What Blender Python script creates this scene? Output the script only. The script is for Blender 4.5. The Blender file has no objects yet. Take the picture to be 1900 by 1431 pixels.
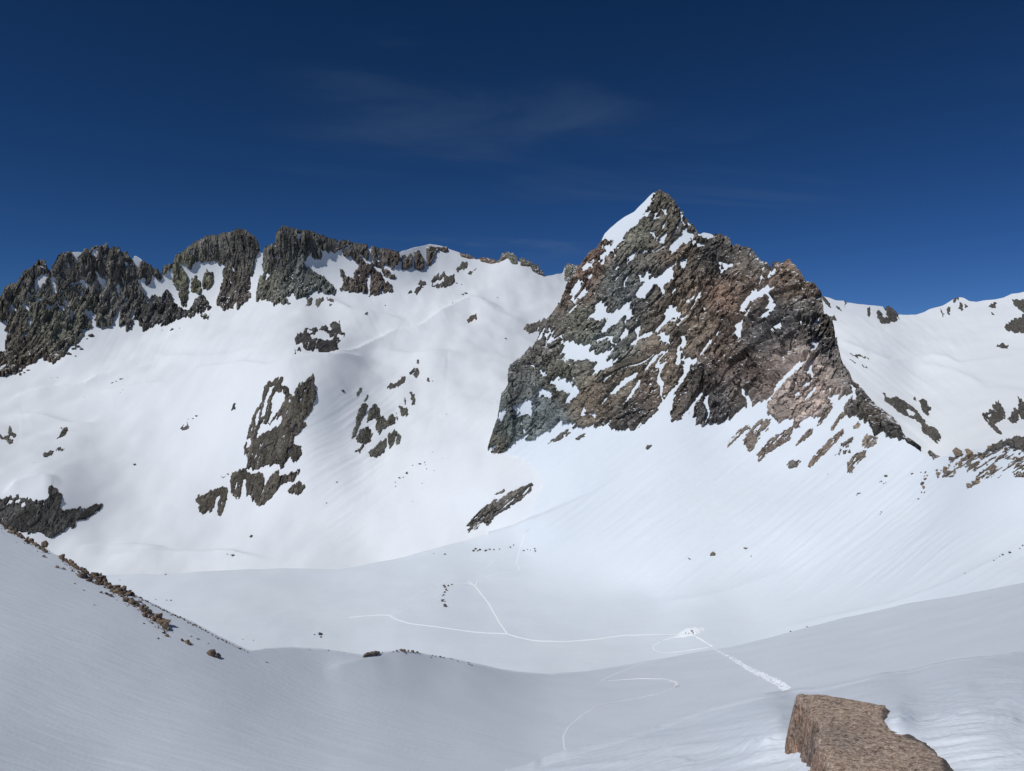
import bpy, bmesh, math, random
import numpy as np
from mathutils import Vector

# ------------------------------------------------------------------ camera, sky, sun, exposure
sc = bpy.context.scene
W0, H0, F0 = 1900.0, 1431.0, 1463.0            # picture frame and focal length in picture units
cam_d = bpy.data.cameras.new("camera")
cam = bpy.data.objects.new("camera", cam_d)
sc.collection.objects.link(cam)
cam.location = (0, 0, 0)
cam.rotation_euler = (math.radians(90), 0, 0)
cam_d.sensor_width = 36.0
cam_d.sensor_fit = 'HORIZONTAL'
cam_d.lens = 36.0 * F0 / W0
cam_d.clip_start = 0.1
cam_d.clip_end = 20000
sc.camera = cam

SUN = Vector((-0.47, -0.41, 0.77)).normalized()
world = bpy.data.worlds.new("World")
sc.world = world
world.use_nodes = True
nt = world.node_tree
nt.nodes.clear()
wo = nt.nodes.new("ShaderNodeOutputWorld")
bg = nt.nodes.new("ShaderNodeBackground")
sky = nt.nodes.new("ShaderNodeTexSky")
sky.sky_type = 'NISHITA'
sky.sun_disc = False
sky.sun_elevation = math.asin(SUN.z)
sky.sun_rotation = math.atan2(SUN.x, SUN.y)
sky.altitude = 3200
sky.air_density = 1.0
sky.dust_density = 0.25
sky.ozone_density = 2.0
# thin high-altitude air: each channel of the sky falls off a little faster than at sea level
ssep = nt.nodes.new("ShaderNodeSeparateColor")
scmb = nt.nodes.new("ShaderNodeCombineColor")
nt.links.new(sky.outputs[0], ssep.inputs[0])
for ch, (pw_, k_) in enumerate(((1.60, 0.090), (1.38, 0.194), (1.53, 0.226))):
    p_ = nt.nodes.new("ShaderNodeMath"); p_.operation = 'POWER'; p_.inputs[1].default_value = pw_
    m_ = nt.nodes.new("ShaderNodeMath"); m_.operation = 'MULTIPLY'; m_.inputs[1].default_value = k_
    nt.links.new(ssep.outputs[ch], p_.inputs[0]); nt.links.new(p_.outputs[0], m_.inputs[0]); nt.links.new(m_.outputs[0], scmb.inputs[ch])
bg.inputs[1].default_value = 0.075
# thin cirrus over the whole sky: noise on the plane of a high cloud layer
tc = nt.nodes.new("ShaderNodeTexCoord")
sep = nt.nodes.new("ShaderNodeSeparateXYZ")
nt.links.new(tc.outputs['Generated'], sep.inputs[0])
zz = nt.nodes.new("ShaderNodeMath"); zz.operation = 'ADD'; zz.inputs[1].default_value = 0.10
nt.links.new(sep.outputs[2], zz.inputs[0])
zm = nt.nodes.new("ShaderNodeMath"); zm.operation = 'MAXIMUM'; zm.inputs[1].default_value = 0.03
nt.links.new(zz.outputs[0], zm.inputs[0])
dx = nt.nodes.new("ShaderNodeMath"); dx.operation = 'DIVIDE'
dy = nt.nodes.new("ShaderNodeMath"); dy.operation = 'DIVIDE'
nt.links.new(sep.outputs[0], dx.inputs[0]); nt.links.new(zm.outputs[0], dx.inputs[1])
nt.links.new(sep.outputs[1], dy.inputs[0]); nt.links.new(zm.outputs[0], dy.inputs[1])
cmb = nt.nodes.new("ShaderNodeCombineXYZ")
nt.links.new(dx.outputs[0], cmb.inputs[0]); nt.links.new(dy.outputs[0], cmb.inputs[1])
mp = nt.nodes.new("ShaderNodeMapping")
mp.inputs['Rotation'].default_value = (0, 0, math.radians(-75))
mp.inputs['Scale'].default_value = (0.8, 1.9, 1)
mp.inputs['Location'].default_value = (7.7, 3.3, 0)
shf = nt.nodes.new("ShaderNodeVectorMath"); shf.operation = 'ADD'; shf.inputs[1].default_value = (0.45, -0.25, 0)
nt.links.new(cmb.outputs[0], shf.inputs[0])
nt.links.new(shf.outputs[0], mp.inputs[0])
n1 = nt.nodes.new("ShaderNodeTexNoise")
n1.inputs['Scale'].default_value = 0.75; n1.inputs['Detail'].default_value = 9
n1.inputs['Roughness'].default_value = 0.58; n1.inputs['Distortion'].default_value = 0.9
nt.links.new(mp.outputs[0], n1.inputs['Vector'])
n2 = nt.nodes.new("ShaderNodeTexNoise")
n2.inputs['Scale'].default_value = 0.42; n2.inputs['Detail'].default_value = 2
nt.links.new(shf.outputs[0], n2.inputs['Vector'])
r1 = nt.nodes.new("ShaderNodeMapRange"); r1.interpolation_type = 'SMOOTHSTEP'
r1.inputs[1].default_value = 0.50; r1.inputs[2].default_value = 0.86
nt.links.new(n1.outputs[0], r1.inputs[0])
r2 = nt.nodes.new("ShaderNodeMapRange"); r2.interpolation_type = 'SMOOTHSTEP'
r2.inputs[1].default_value = 0.44; r2.inputs[2].default_value = 0.64
nt.links.new(n2.outputs[0], r2.inputs[0])
cm = nt.nodes.new("ShaderNodeMath"); cm.operation = 'MULTIPLY'
nt.links.new(r1.outputs[0], cm.inputs[0]); nt.links.new(r2.outputs[0], cm.inputs[1])
cs = nt.nodes.new("ShaderNodeMath"); cs.operation = 'MULTIPLY'; cs.inputs[1].default_value = 0.32
nt.links.new(cm.outputs[0], cs.inputs[0])
cmix = nt.nodes.new("ShaderNodeMixRGB")
cmix.inputs[2].default_value = (1.9, 2.7, 3.7, 1)
nt.links.new(cs.outputs[0], cmix.inputs[0])
nt.links.new(scmb.outputs[0], cmix.inputs[1])
nt.links.new(cmix.outputs[0], bg.inputs[0])
nt.links.new(bg.outputs[0], wo.inputs[0])

sun_d = bpy.data.lights.new("sun", 'SUN')
sun_d.energy = 2.78
sun_d.angle = math.radians(0.53)
sun_d.color = (1.0, 0.99, 0.97)
sun = bpy.data.objects.new("sun", sun_d)
sun.rotation_euler = SUN.to_track_quat('Z', 'Y').to_euler()
sun.location = (0, 0, 500)
sc.collection.objects.link(sun)

sc.view_settings.view_transform = 'Standard'
sc.view_settings.look = 'None'
sc.view_settings.exposure = 0.0
sc.view_settings.gamma = 1.0
sc.render.engine = 'CYCLES'
sc.cycles.max_bounces = 4
sc.cycles.diffuse_bounces = 3
sc.cycles.use_denoising = True
sc.cycles.denoiser = 'OPENIMAGEDENOISE'
sc.cycles.denoising_input_passes = 'RGB_ALBEDO_NORMAL'
sc.cycles.denoising_prefilter = 'ACCURATE'

COL = sc.collection

# ------------------------------------------------------------------ noise
_rng = np.random.default_rng(7)
_G = _rng.normal(size=(256, 3)).astype(np.float32)
_G /= np.linalg.norm(_G, axis=1)[:, None]


def _hash(ix, iy, iz, seed):
    h = (ix.astype(np.uint32) * np.uint32(374761393) + iy.astype(np.uint32) * np.uint32(668265263)
         + iz.astype(np.uint32) * np.uint32(2147483647 & 1274126177) + np.uint32(seed * 9781 + 13))
    h = (h ^ (h >> np.uint32(13))) * np.uint32(1274126177)
    h = (h ^ (h >> np.uint32(16))) * np.uint32(2246822519)
    return h ^ (h >> np.uint32(15))


def noise3(p, seed=0):
    """gradient noise, roughly -1..1; p (...,3)"""
    p = p.astype(np.float32)
    f = np.floor(p)
    i = f.astype(np.int64)
    w = p - f
    u = w * w * w * (w * (w * 6 - 15) + 10)
    out = 0
    for a in (0, 1):
        wa = u[..., 0] if a else 1 - u[..., 0]
        for b in (0, 1):
            wb = u[..., 1] if b else 1 - u[..., 1]
            for c in (0, 1):
                wc = u[..., 2] if c else 1 - u[..., 2]
                g = _G[_hash(i[..., 0] + a, i[..., 1] + b, i[..., 2] + c, seed) & np.uint32(255)]
                dd = g[..., 0] * (w[..., 0] - a) + g[..., 1] * (w[..., 1] - b) + g[..., 2] * (w[..., 2] - c)
                out = out + wa * wb * wc * dd
    return out * 1.6


def fbm(p, octaves=4, seed=0, gain=0.5):
    a, s, t = 1.0, 0.0, 0.0
    for k in range(octaves):
        s = s + a * noise3(p * (2.03 ** k), seed + k)
        t += a
        a *= gain
    return s / t


def ridged(p, octaves=3, seed=0, gain=0.5):
    a, s, t = 1.0, 0.0, 0.0
    for k in range(octaves):
        s = s + a * (1 - np.abs(noise3(p * (2.03 ** k), seed + k)) * 1.6)
        t += a
        a *= gain
    return s / t


def facets(p, seed=0):
    """blocky broken-rock relief: every cell a tilted plane; about -1..1"""
    p = p.astype(np.float32)
    f = np.floor(p).astype(np.int64)
    best = np.full(p.shape[:-1], 1e9, np.float32)
    val = np.zeros(p.shape[:-1], np.float32)
    for a in (-1, 0, 1):
        for b in (-1, 0, 1):
            for c in (-1, 0, 1):
                ix, iy, iz = f[..., 0] + a, f[..., 1] + b, f[..., 2] + c
                h = _hash(ix, iy, iz, seed)
                jx = (h & np.uint32(1023)).astype(np.float32) / 1023
                jy = ((h >> np.uint32(10)) & np.uint32(1023)).astype(np.float32) / 1023
                jz = ((h >> np.uint32(20)) & np.uint32(1023)).astype(np.float32) / 1023
                ex, ey, ez = p[..., 0] - ix - jx, p[..., 1] - iy - jy, p[..., 2] - iz - jz
                d = ex * ex + ey * ey + ez * ez
                m = d < best
                best = np.where(m, d, best)
                g = _G[(h >> np.uint32(7)) & np.uint32(255)]
                v = g[..., 0] * ex + g[..., 1] * ey + g[..., 2] * ez + (jx + jy - 1.0) * 0.9
                val = np.where(m, v, val)
    return val


def cellrand(p, seed=0):
    """one random value 0..1 per broken block"""
    p = p.astype(np.float32)
    f = np.floor(p).astype(np.int64)
    best = np.full(p.shape[:-1], 1e9, np.float32)
    val = np.zeros(p.shape[:-1], np.float32)
    for a in (-1, 0, 1):
        for b in (-1, 0, 1):
            for c in (-1, 0, 1):
                ix, iy, iz = f[..., 0] + a, f[..., 1] + b, f[..., 2] + c
                h = _hash(ix, iy, iz, seed)
                d = (p[..., 0] - ix - (h & np.uint32(1023)).astype(np.float32) / 1023) ** 2 + (p[..., 1] - iy - ((h >> np.uint32(10)) & np.uint32(1023)).astype(np.float32) / 1023) ** 2 \
                    + (p[..., 2] - iz - ((h >> np.uint32(20)) & np.uint32(1023)).astype(np.float32) / 1023) ** 2
                m = d < best
                best = np.where(m, d, best)
                val = np.where(m, ((h >> np.uint32(5)) & np.uint32(255)).astype(np.float32) / 255, val)
    return val


def sstep(a, b, x):
    t = np.clip((x - a) / (b - a), 0, 1)
    return t * t * (3 - 2 * t)


# ------------------------------------------------------------------ survey frame helpers
def rays(px, py):
    """direction per metre of ground distance for a surveyed bearing"""
    px = np.asarray(px, float); py = np.asarray(py, float)
    return np.stack([(px - W0 / 2) / F0, np.ones_like(px + py), -(py - H0 / 2) / F0], -1)


def Zm(o, s, pts):
    return [(o[0] + x / s, o[1] + y / s) for x, y in pts]


class TPS:
    """thin plate through surveyed inverse distances (exact for planes)"""
    def __init__(self, pts, lam=2e-4):
        a = np.array(pts, float)
        self.x = a[:, :2] / 500.0
        v = 1000.0 / a[:, 2]
        n = len(a)
        K = self.k(np.linalg.norm(self.x[:, None] - self.x[None], axis=-1)) + lam * np.eye(n)
        Pm = np.concatenate([np.ones((n, 1)), self.x], 1)
        A = np.zeros((n + 3, n + 3))
        A[:n, :n] = K; A[:n, n:] = Pm; A[n:, :n] = Pm.T
        sol = np.linalg.solve(A, np.concatenate([v, np.zeros(3)]))
        self.w, self.c = sol[:n], sol[n:]

    @staticmethod
    def k(r):
        return r * r * np.log(np.maximum(r, 1e-9))

    def __call__(self, px, py):
        px, py = np.broadcast_arrays(np.asarray(px, float), np.asarray(py, float))
        X, Y = px / 500.0, py / 500.0
        out = self.c[0] + self.c[1] * X + self.c[2] * Y
        for (a, b), w in zip(self.x, self.w):
            r2 = np.maximum((X - a) ** 2 + (Y - b) ** 2, 1e-12)
            out = out + w * 0.5 * r2 * np.log(r2)
        return 1000.0 / out


def poly_dist(px, py, line):
    """signed distance to a polyline (positive = left of travel direction in the y-down frame -> 'above'), and 0..1 along"""
    best = np.full(px.shape, 1e9); sg = np.zeros(px.shape); al = np.zeros(px.shape)
    L = [math.dist(line[i], line[i + 1]) for i in range(len(line) - 1)]
    tot = sum(L); acc = 0
    for i in range(len(line) - 1):
        (x0, y0), (x1, y1) = line[i], line[i + 1]
        dx_, dy_ = x1 - x0, y1 - y0
        t = np.clip(((px - x0) * dx_ + (py - y0) * dy_) / max(L[i] ** 2, 1e-9), 0, 1)
        d = np.hypot(px - x0 - t * dx_, py - y0 - t * dy_)
        cr = (px - x0) * dy_ - (py - y0) * dx_
        m = d < best
        best = np.where(m, d, best); sg = np.where(m, np.sign(cr), sg)
        al = np.where(m, (acc + t * L[i]) / tot, al)
        acc += L[i]
    return best * sg, al


class Sheet:
    """one piece of ground: distance field + drift lips (creases) + undulation"""
    def __init__(self, pts, top, lips=(), jumps=(), und=(), streak=(), lam=2e-4):
        self.t = TPS(pts, lam)
        self.top = np.array(top, float)
        self.lips, self.jumps, self.und, self.streak = lips, jumps, und, streak

    def topy(self, px):
        return np.interp(px, self.top[:, 0], self.top[:, 1])

    def smooth(self, px, py):
        return rays(px, py) * self.t(px, py)[..., None]

    def base(self, px, py):
        px, py = np.broadcast_arrays(np.asarray(px, float), np.asarray(py, float))
        d = self.t(px, py)
        for line, J, w in self.jumps:
            s, al = poly_dist(px, py, line)
            tp = sstep(0, 0.25, al) * sstep(0, 0.25, 1 - al)
            d = d * (1 + J * tp * np.where(s > 0, sstep(0, 2.5, s) * np.exp(-np.maximum(s, 0) / w), 0))
        P = rays(px, py) * d[..., None]
        h = np.zeros(px.shape)
        for line, A, w1, w2 in self.lips:
            s, al = poly_dist(px, py, line)
            tp = sstep(0, 0.3, al) * sstep(0, 0.3, 1 - al)
            h += A * tp * np.where(s > 0, np.exp(-np.abs(s) / w2), np.exp(-np.abs(s) / w1))
        for L, A, seed in self.und:
            h += A * fbm(P / np.array(L, float), 3, seed)
        for ang, la, lc, A, seed, (x0, y0, x1, y1, soft) in self.streak:
            c, s_ = math.cos(math.radians(ang)), math.sin(math.radians(ang))
            a = px * c - py * s_; b = px * s_ + py * c
            wgt = sstep(x0 - soft, x0 + soft, px) * sstep(-x1 - soft, -x1 + soft, -px) * \
                sstep(y0 - soft, y0 + soft, py) * sstep(-y1 - soft, -y1 + soft, -py)
            q = np.stack([a / la, b / lc, np.full(px.shape, 0.37)], -1)
            h += A * wgt * fbm(q, 4, seed, 0.62)
        # raise along the smooth ground's own up direction
        P[..., 2] += h
        return P

    def at(self, px, py):
        return self.base(np.array([float(px)]), np.array([float(py)]))[0]


# ------------------------------------------------------------------ mesh output
def tag(o, label=None, cat=None, group=None, kind=None):
    if label: o['label'] = label
    if cat: o['category'] = cat
    if group: o['group'] = group
    if kind: o['kind'] = kind
    return o


def grid_mesh(name, P, keep=None, mat=None, smooth=True, attrs=None, parent=None):
    """P (rows, cols, 3) -> one mesh object; keep (rows-1, cols-1) faces"""
    r, c = P.shape[:2]
    idx = np.arange(r * c).reshape(r, c)
    q = np.stack([idx[:-1, :-1], idx[:-1, 1:], idx[1:, 1:], idx[1:, :-1]], -1)
    q = q[keep] if keep is not None else q.reshape(-1, 4)
    used = np.zeros(r * c, bool); used[q.ravel()] = True
    remap = np.cumsum(used) - 1
    q = remap[q]
    V = P.reshape(-1, 3)[used]
    me = bpy.data.meshes.new(name)
    me.vertices.add(len(V)); me.vertices.foreach_set('co', V.astype(np.float32).ravel())
    me.loops.add(q.size); me.loops.foreach_set('vertex_index', q.astype(np.int32).ravel())
    me.polygons.add(len(q))
    me.polygons.foreach_set('loop_start', np.arange(0, q.size, 4, dtype=np.int32))
    me.polygons.foreach_set('loop_total', np.full(len(q), 4, np.int32))
    me.update(calc_edges=True)
    me.polygons.foreach_set('use_smooth', np.full(len(q), smooth))
    for k, a in (attrs or {}).items():
        a = a.reshape(r * c, -1)[used]
        if a.shape[1] == 1:
            at = me.attributes.new(k, 'FLOAT', 'POINT'); at.data.foreach_set('value', a.astype(np.float32).ravel())
        else:
            at = me.attributes.new(k, 'FLOAT_COLOR', 'POINT')
            at.data.foreach_set('color', np.concatenate([a, np.ones((len(a), 1))], 1).astype(np.float32).ravel())
    if mat: me.materials.append(mat)
    o = bpy.data.objects.new(name, me)
    COL.objects.link(o)
    o.parent = parent
    return o


def back_rows(Ptop, steps):
    """ground that falls away behind a crest: list of (metres back, metres down)"""
    rad = Ptop.copy(); rad[:, 2] = 0
    rad /= np.linalg.norm(rad, axis=1)[:, None]
    return [Ptop + rad * b + np.array([0, 0, -d]) for b, d in steps]


def normals(P):
    a = np.gradient(P, axis=1); b = np.gradient(P, axis=0)
    n = np.cross(a, b)
    n /= np.maximum(np.linalg.norm(n, axis=-1), 1e-9)[..., None]
    flip = (n * P).sum(-1) > 0
    n[flip] *= -1
    return n


# ------------------------------------------------------------------ masks in the survey frame
def raster(polys, x0, y0, nx, ny, st):
    gx = x0 + (np.arange(nx) + 0.5) * st
    gy = y0 + (np.arange(ny) + 0.5) * st
    m = np.zeros((ny, nx), bool)
    for poly in polys:
        p = np.array(poly)
        i0 = max(0, int((p[:, 0].min() - x0) / st) - 1); i1 = min(nx, int((p[:, 0].max() - x0) / st) + 2)
        j0 = max(0, int((p[:, 1].min() - y0) / st) - 1); j1 = min(ny, int((p[:, 1].max() - y0) / st) + 2)
        if i1 <= i0 or j1 <= j0: continue
        X, Y = np.meshgrid(gx[i0:i1], gy[j0:j1])
        ins = np.zeros(X.shape, bool)
        n = len(p)
        for k in range(n):
            xa, ya = p[k]; xb, yb = p[(k + 1) % n]
            if ya == yb: continue
            c = ((ya > Y) != (yb > Y)) & (X < (xb - xa) * (Y - ya) / (yb - ya) + xa)
            ins ^= c
        m[j0:j1, i0:i1] |= ins
    return m


def blur(a, r):
    for _ in range(2):
        for ax in (0, 1):
            k = int(r)
            pad = [(0, 0), (0, 0)]; pad[ax] = (k + 1, k)
            c = np.cumsum(np.pad(a, pad, mode='edge'), axis=ax)
            n = a.shape[ax]
            sl1 = [slice(None)] * 2; sl0 = [slice(None)] * 2
            sl1[ax] = slice(2 * k + 1, 2 * k + 1 + n); sl0[ax] = slice(0, n)
            a = (c[tuple(sl1)] - c[tuple(sl0)]) / (2 * k + 1)
    return a


def sample(img, x0, y0, st, px, py):
    u = np.clip((px - x0) / st - 0.5, 0, img.shape[1] - 1.001)
    v = np.clip((py - y0) / st - 0.5, 0, img.shape[0] - 1.001)
    i, j = u.astype(int), v.astype(int)
    a, b = u - i, v - j
    return (img[j, i] * (1 - a) + img[j, i + 1] * a) * (1 - b) + (img[j + 1, i] * (1 - a) + img[j + 1, i + 1] * a) * b


# ------------------------------------------------------------------ materials
def nodes_of(name):
    m = bpy.data.materials.new(name)
    m.use_nodes = True
    t = m.node_tree
    b = t.nodes['Principled BSDF']
    return m, t, b


def add_noise(t, scale, detail, vec, rough=0.55, dist=0.0):
    n = t.nodes.new('ShaderNodeTexNoise')
    n.inputs['Scale'].default_value = scale; n.inputs['Detail'].default_value = detail
    n.inputs['Roughness'].default_value = rough; n.inputs['Distortion'].default_value = dist
    t.links.new(vec, n.inputs['Vector'])
    return n.outputs[0]


def ramp(t, fac, stops):
    r = t.nodes.new('ShaderNodeValToRGB')
    while len(r.color_ramp.elements) < len(stops): r.color_ramp.elements.new(0.5)
    for e, (p, c) in zip(r.color_ramp.elements, stops):
        e.position = p; e.color = (*c, 1)
    t.links.new(fac, r.inputs[0])
    return r.outputs[0]


def mix(t, fac, a, b, mode='MIX'):
    m = t.nodes.new('ShaderNodeMixRGB'); m.blend_type = mode
    for s, v in ((0, fac), (1, a), (2, b)):
        if hasattr(v, 'is_linked'): t.links.new(v, m.inputs[s])
        elif s == 0: m.inputs[0].default_value = v
        else: m.inputs[s].default_value = (*v, 1)
    return m.outputs[0]


def coords(t, rot=(0, 0, 0), scale=(1, 1, 1)):
    c = t.nodes.new('ShaderNodeTexCoord')
    m = t.nodes.new('ShaderNodeMapping')
    m.inputs['Rotation'].default_value = rot; m.inputs['Scale'].default_value = scale
    t.links.new(c.outputs['Object'], m.inputs[0])
    return m.outputs[0]


def bump(t, b, h, strength, dist, prev=None):
    n = t.nodes.new('ShaderNodeBump')
    n.inputs['Strength'].default_value = strength; n.inputs['Distance'].default_value = dist
    t.links.new(h, n.inputs['Height'])
    if prev is not None: t.links.new(prev, n.inputs['Normal'])
    t.links.new(n.outputs[0], b.inputs['Normal'])
    return n.outputs[0]


def snow_material(name, c0, c1, big, fine, fine_rot, fine_scale, bstr, bdist, detail=5):
    m, t, b = nodes_of(name)
    v = coords(t)
    n = add_noise(t, big, 5, v)
    t.links.new(ramp(t, n, [(0.3, c0), (0.7, c1)]), b.inputs['Base Color'])
    b.inputs['Roughness'].default_value = 0.72
    b.inputs['Specular IOR Level'].default_value = 0.18
    v2 = coords(t, fine_rot, fine_scale)
    h = add_noise(t, fine, detail, v2, 0.6)
    bump(t, b, h, bstr, bdist)
    return m


M_SNOW_FAR = snow_material('far_snow', (0.79, 0.83, 0.87), (0.84, 0.87, 0.90), 0.01, 0.03, (0, 0, 0), (1, 1, 1), 0.25, 1.5, 1)
M_SNOW_MID = snow_material('basin_snow', (0.725, 0.785, 0.85), (0.775, 0.83, 0.885), 0.012, 0.10, (0, 0, 0.5), (1, 3.0, 1), 0.3, 0.5, 1)
M_SNOW_SLOPE = snow_material('wind_crust', (0.715, 0.77, 0.84), (0.77, 0.82, 0.88), 0.05, 0.45, (0, 0, math.radians(-28)), (0.22, 2.0, 1), 0.6, 0.2, 3)
M_SNOW_NEAR = snow_material('near_snow', (0.72, 0.775, 0.85), (0.79, 0.84, 0.90), 0.8, 7.0, (0, 0, math.radians(-12)), (0.35, 1.6, 1), 0.7, 0.03, 6)


def rock_material(name, rot, stretch, s1, s2, bdist, dust=0.62, attr=True, base=(0.1, 0.09, 0.08)):
    m, t, b = nodes_of(name)
    v = coords(t)
    vs = coords(t, rot, stretch)
    if attr:
        a = t.nodes.new('ShaderNodeAttribute'); a.attribute_name = 'tint'
        col = a.outputs['Color']
    else:
        a = t.nodes.new('ShaderNodeRGB'); a.outputs[0].default_value = (*base, 1); col = a.outputs[0]
    n1 = add_noise(t, s1, 8, vs, 0.72, 0.5)
    n2 = add_noise(t, s2, 6, v, 0.72)
    k = ramp(t, n1, [(0.32, (0.58, 0.58, 0.59)), (0.46, (0.95, 0.95, 0.95)), (0.56, (1.1, 1.1, 1.08)), (0.70, (1.6, 1.57, 1.54))])
    c1 = mix(t, 1.0, col, k, 'MULTIPLY')
    k2 = ramp(t, n2, [(0.33, (0.65, 0.65, 0.65)), (0.52, (1, 1, 1)), (0.7, (1.35, 1.33, 1.31))])
    c2 = mix(t, 1.0, c1, k2, 'MULTIPLY')
    # open joints between the beds
    vo = t.nodes.new('ShaderNodeTexVoronoi'); vo.feature = 'DISTANCE_TO_EDGE'
    vo.inputs['Scale'].default_value = s1 * 0.9
    dv = t.nodes.new('ShaderNodeVectorMath'); dv.operation = 'ADD'
    nd = t.nodes.new('ShaderNodeTexNoise'); nd.inputs['Scale'].default_value = s1 * 1.5; nd.inputs['Detail'].default_value = 4
    t.links.new(vs, nd.inputs['Vector'])
    sc_n = t.nodes.new('ShaderNodeVectorMath'); sc_n.operation = 'SCALE'; sc_n.inputs['Scale'].default_value = 4.0
    t.links.new(nd.outputs['Color'], sc_n.inputs[0])
    t.links.new(vs, dv.inputs[0]); t.links.new(sc_n.outputs[0], dv.inputs[1])
    t.links.new(dv.outputs[0], vo.inputs['Vector'])
    jr = t.nodes.new('ShaderNodeMapRange'); jr.inputs[1].default_value = 0.0; jr.inputs[2].default_value = 0.055
    t.links.new(vo.outputs['Distance'], jr.inputs[0])
    jc = ramp(t, jr.outputs[0], [(0.0, (0.42, 0.42, 0.43)), (1.0, (1, 1, 1))])
    c2 = mix(t, 0.9, c2, jc, 'MULTIPLY')
    if dust < 1:
        g = t.nodes.new('ShaderNodeNewGeometry')
        s = t.nodes.new('ShaderNodeSeparateXYZ'); t.links.new(g.outputs['True Normal'], s.inputs[0])
        n3 = add_noise(t, s2 * 0.5, 6, v, 0.65)
        ad = t.nodes.new('ShaderNodeMath'); ad.operation = 'MULTIPLY_ADD'
        ad.inputs[1].default_value = 1.1
        t.links.new(n3, ad.inputs[0]); t.links.new(s.outputs[2], ad.inputs[2])
        mr = t.nodes.new('ShaderNodeMapRange')
        mr.inputs[1].default_value = dust + 0.55; mr.inputs[2].default_value = dust + 0.60
        t.links.new(ad.outputs[0], mr.inputs[0])
        c2 = mix(t, mr.outputs[0], c2, (0.80, 0.83, 0.87))
    t.links.new(c2, b.inputs['Base Color'])
    b.inputs['Roughness'].default_value = 0.88
    b.inputs['Specular IOR Level'].default_value = 0.25
    bp = bump(t, b, n1, 0.6, bdist)
    bump(t, b, jr.outputs[0], 0.7, bdist * 0.6, bp)
    return m


M_OUTCROP = rock_material('outcrop_rock', (0, 0, 0), (1.6, 1.6, 0.45), 0.14, 0.5, 1.0, 1.1)
M_CRAG = rock_material('crag_rock', (0, 0, 0), (1.6, 1.6, 0.45), 0.10, 0.35, 1.5, 0.88)
M_PEAK = rock_material('peak_rock', (0, math.radians(45), 0), (0.45, 1.0, 1.7), 0.10, 0.45, 1.2, 0.90)

# ================================================================== GROUND
z1 = lambda p: Zm((0, 380), 3.577, p)
z2 = lambda p: Zm((460, 380), 3.1667, p)
z3 = lambda p: Zm((880, 340), 3.577, p)
z4 = lambda p: Zm((1300, 440), 2.9817, p)
z5 = lambda p: Zm((880, 600), 3.577, p)
z6 = lambda p: Zm((0, 680), 4.2095, p)
z7 = lambda p: Zm((340, 660), 3.6538, p)
z8 = lambda p: Zm((0, 960), 3.0385, p)
y1 = lambda p: Zm((400, 960), 3.0383, p)
y2 = lambda p: Zm((960, 960), 3.0389, p)
y3 = lambda p: Zm((1380, 1180), 3.6538, p)
y4 = lambda p: Zm((1380, 860), 3.577, p)
y8 = lambda p: Zm((1500, 330), 4.75, p)

# ---- far cirque: slopes and crag wall
CRAG_SKY = z1([(-260, 760), (-80, 650), (0, 625), (20, 590), (40, 548), (75, 530), (110, 525), (125, 490), (155, 452), (180, 430), (215, 425), (232, 395), (275, 362), (300, 385),
    (318, 430), (336, 436), (345, 395), (370, 375), (388, 340), (430, 300), (470, 288), (520, 280), (560, 285), (600, 290), (625, 258), (660, 240),
    (700, 245), (732, 285), (790, 290), (830, 315), (870, 342), (905, 352), (945, 378), (965, 378), (990, 386), (1018, 428), (1048, 432), (1062, 468),
    (1075, 445), (1088, 415), (1110, 410), (1138, 410), (1150, 402), (1160, 360), (1172, 345), (1200, 320), (1260, 285), (1320, 240), (1380, 205), (1450, 195), (1500, 175), (1560, 165),
    (1600, 158), (1640, 170), (1690, 210), (1718, 245), (1726, 300), (1740, 312)])
CRAG_SKY += z2([(88, 270), (100, 240), (135, 220), (158, 214), (165, 160), (190, 125), (210, 115), (235, 122), (260, 132), (300, 140), (350, 150), (400, 160), (500, 195), (560, 205), (600, 215),
    (640, 223), (720, 235), (800, 248), (850, 258), (885, 268), (930, 262), (1000, 248), (1050, 238), (1070, 233), (1110, 237), (1150, 247), (1190, 264), (1240, 275), (1290, 292), (1340, 312),
    (1390, 308), (1440, 318), (1470, 322), (1485, 300), (1495, 282), (1525, 278), (1560, 283), (1590, 310), (1650, 327), (1700, 362), (1735, 398), (1748, 420), (1790, 418), (1850, 400), (1862, 360), (1880, 350), (1950, 370), (2300, 420), (2800, 500)])

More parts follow.
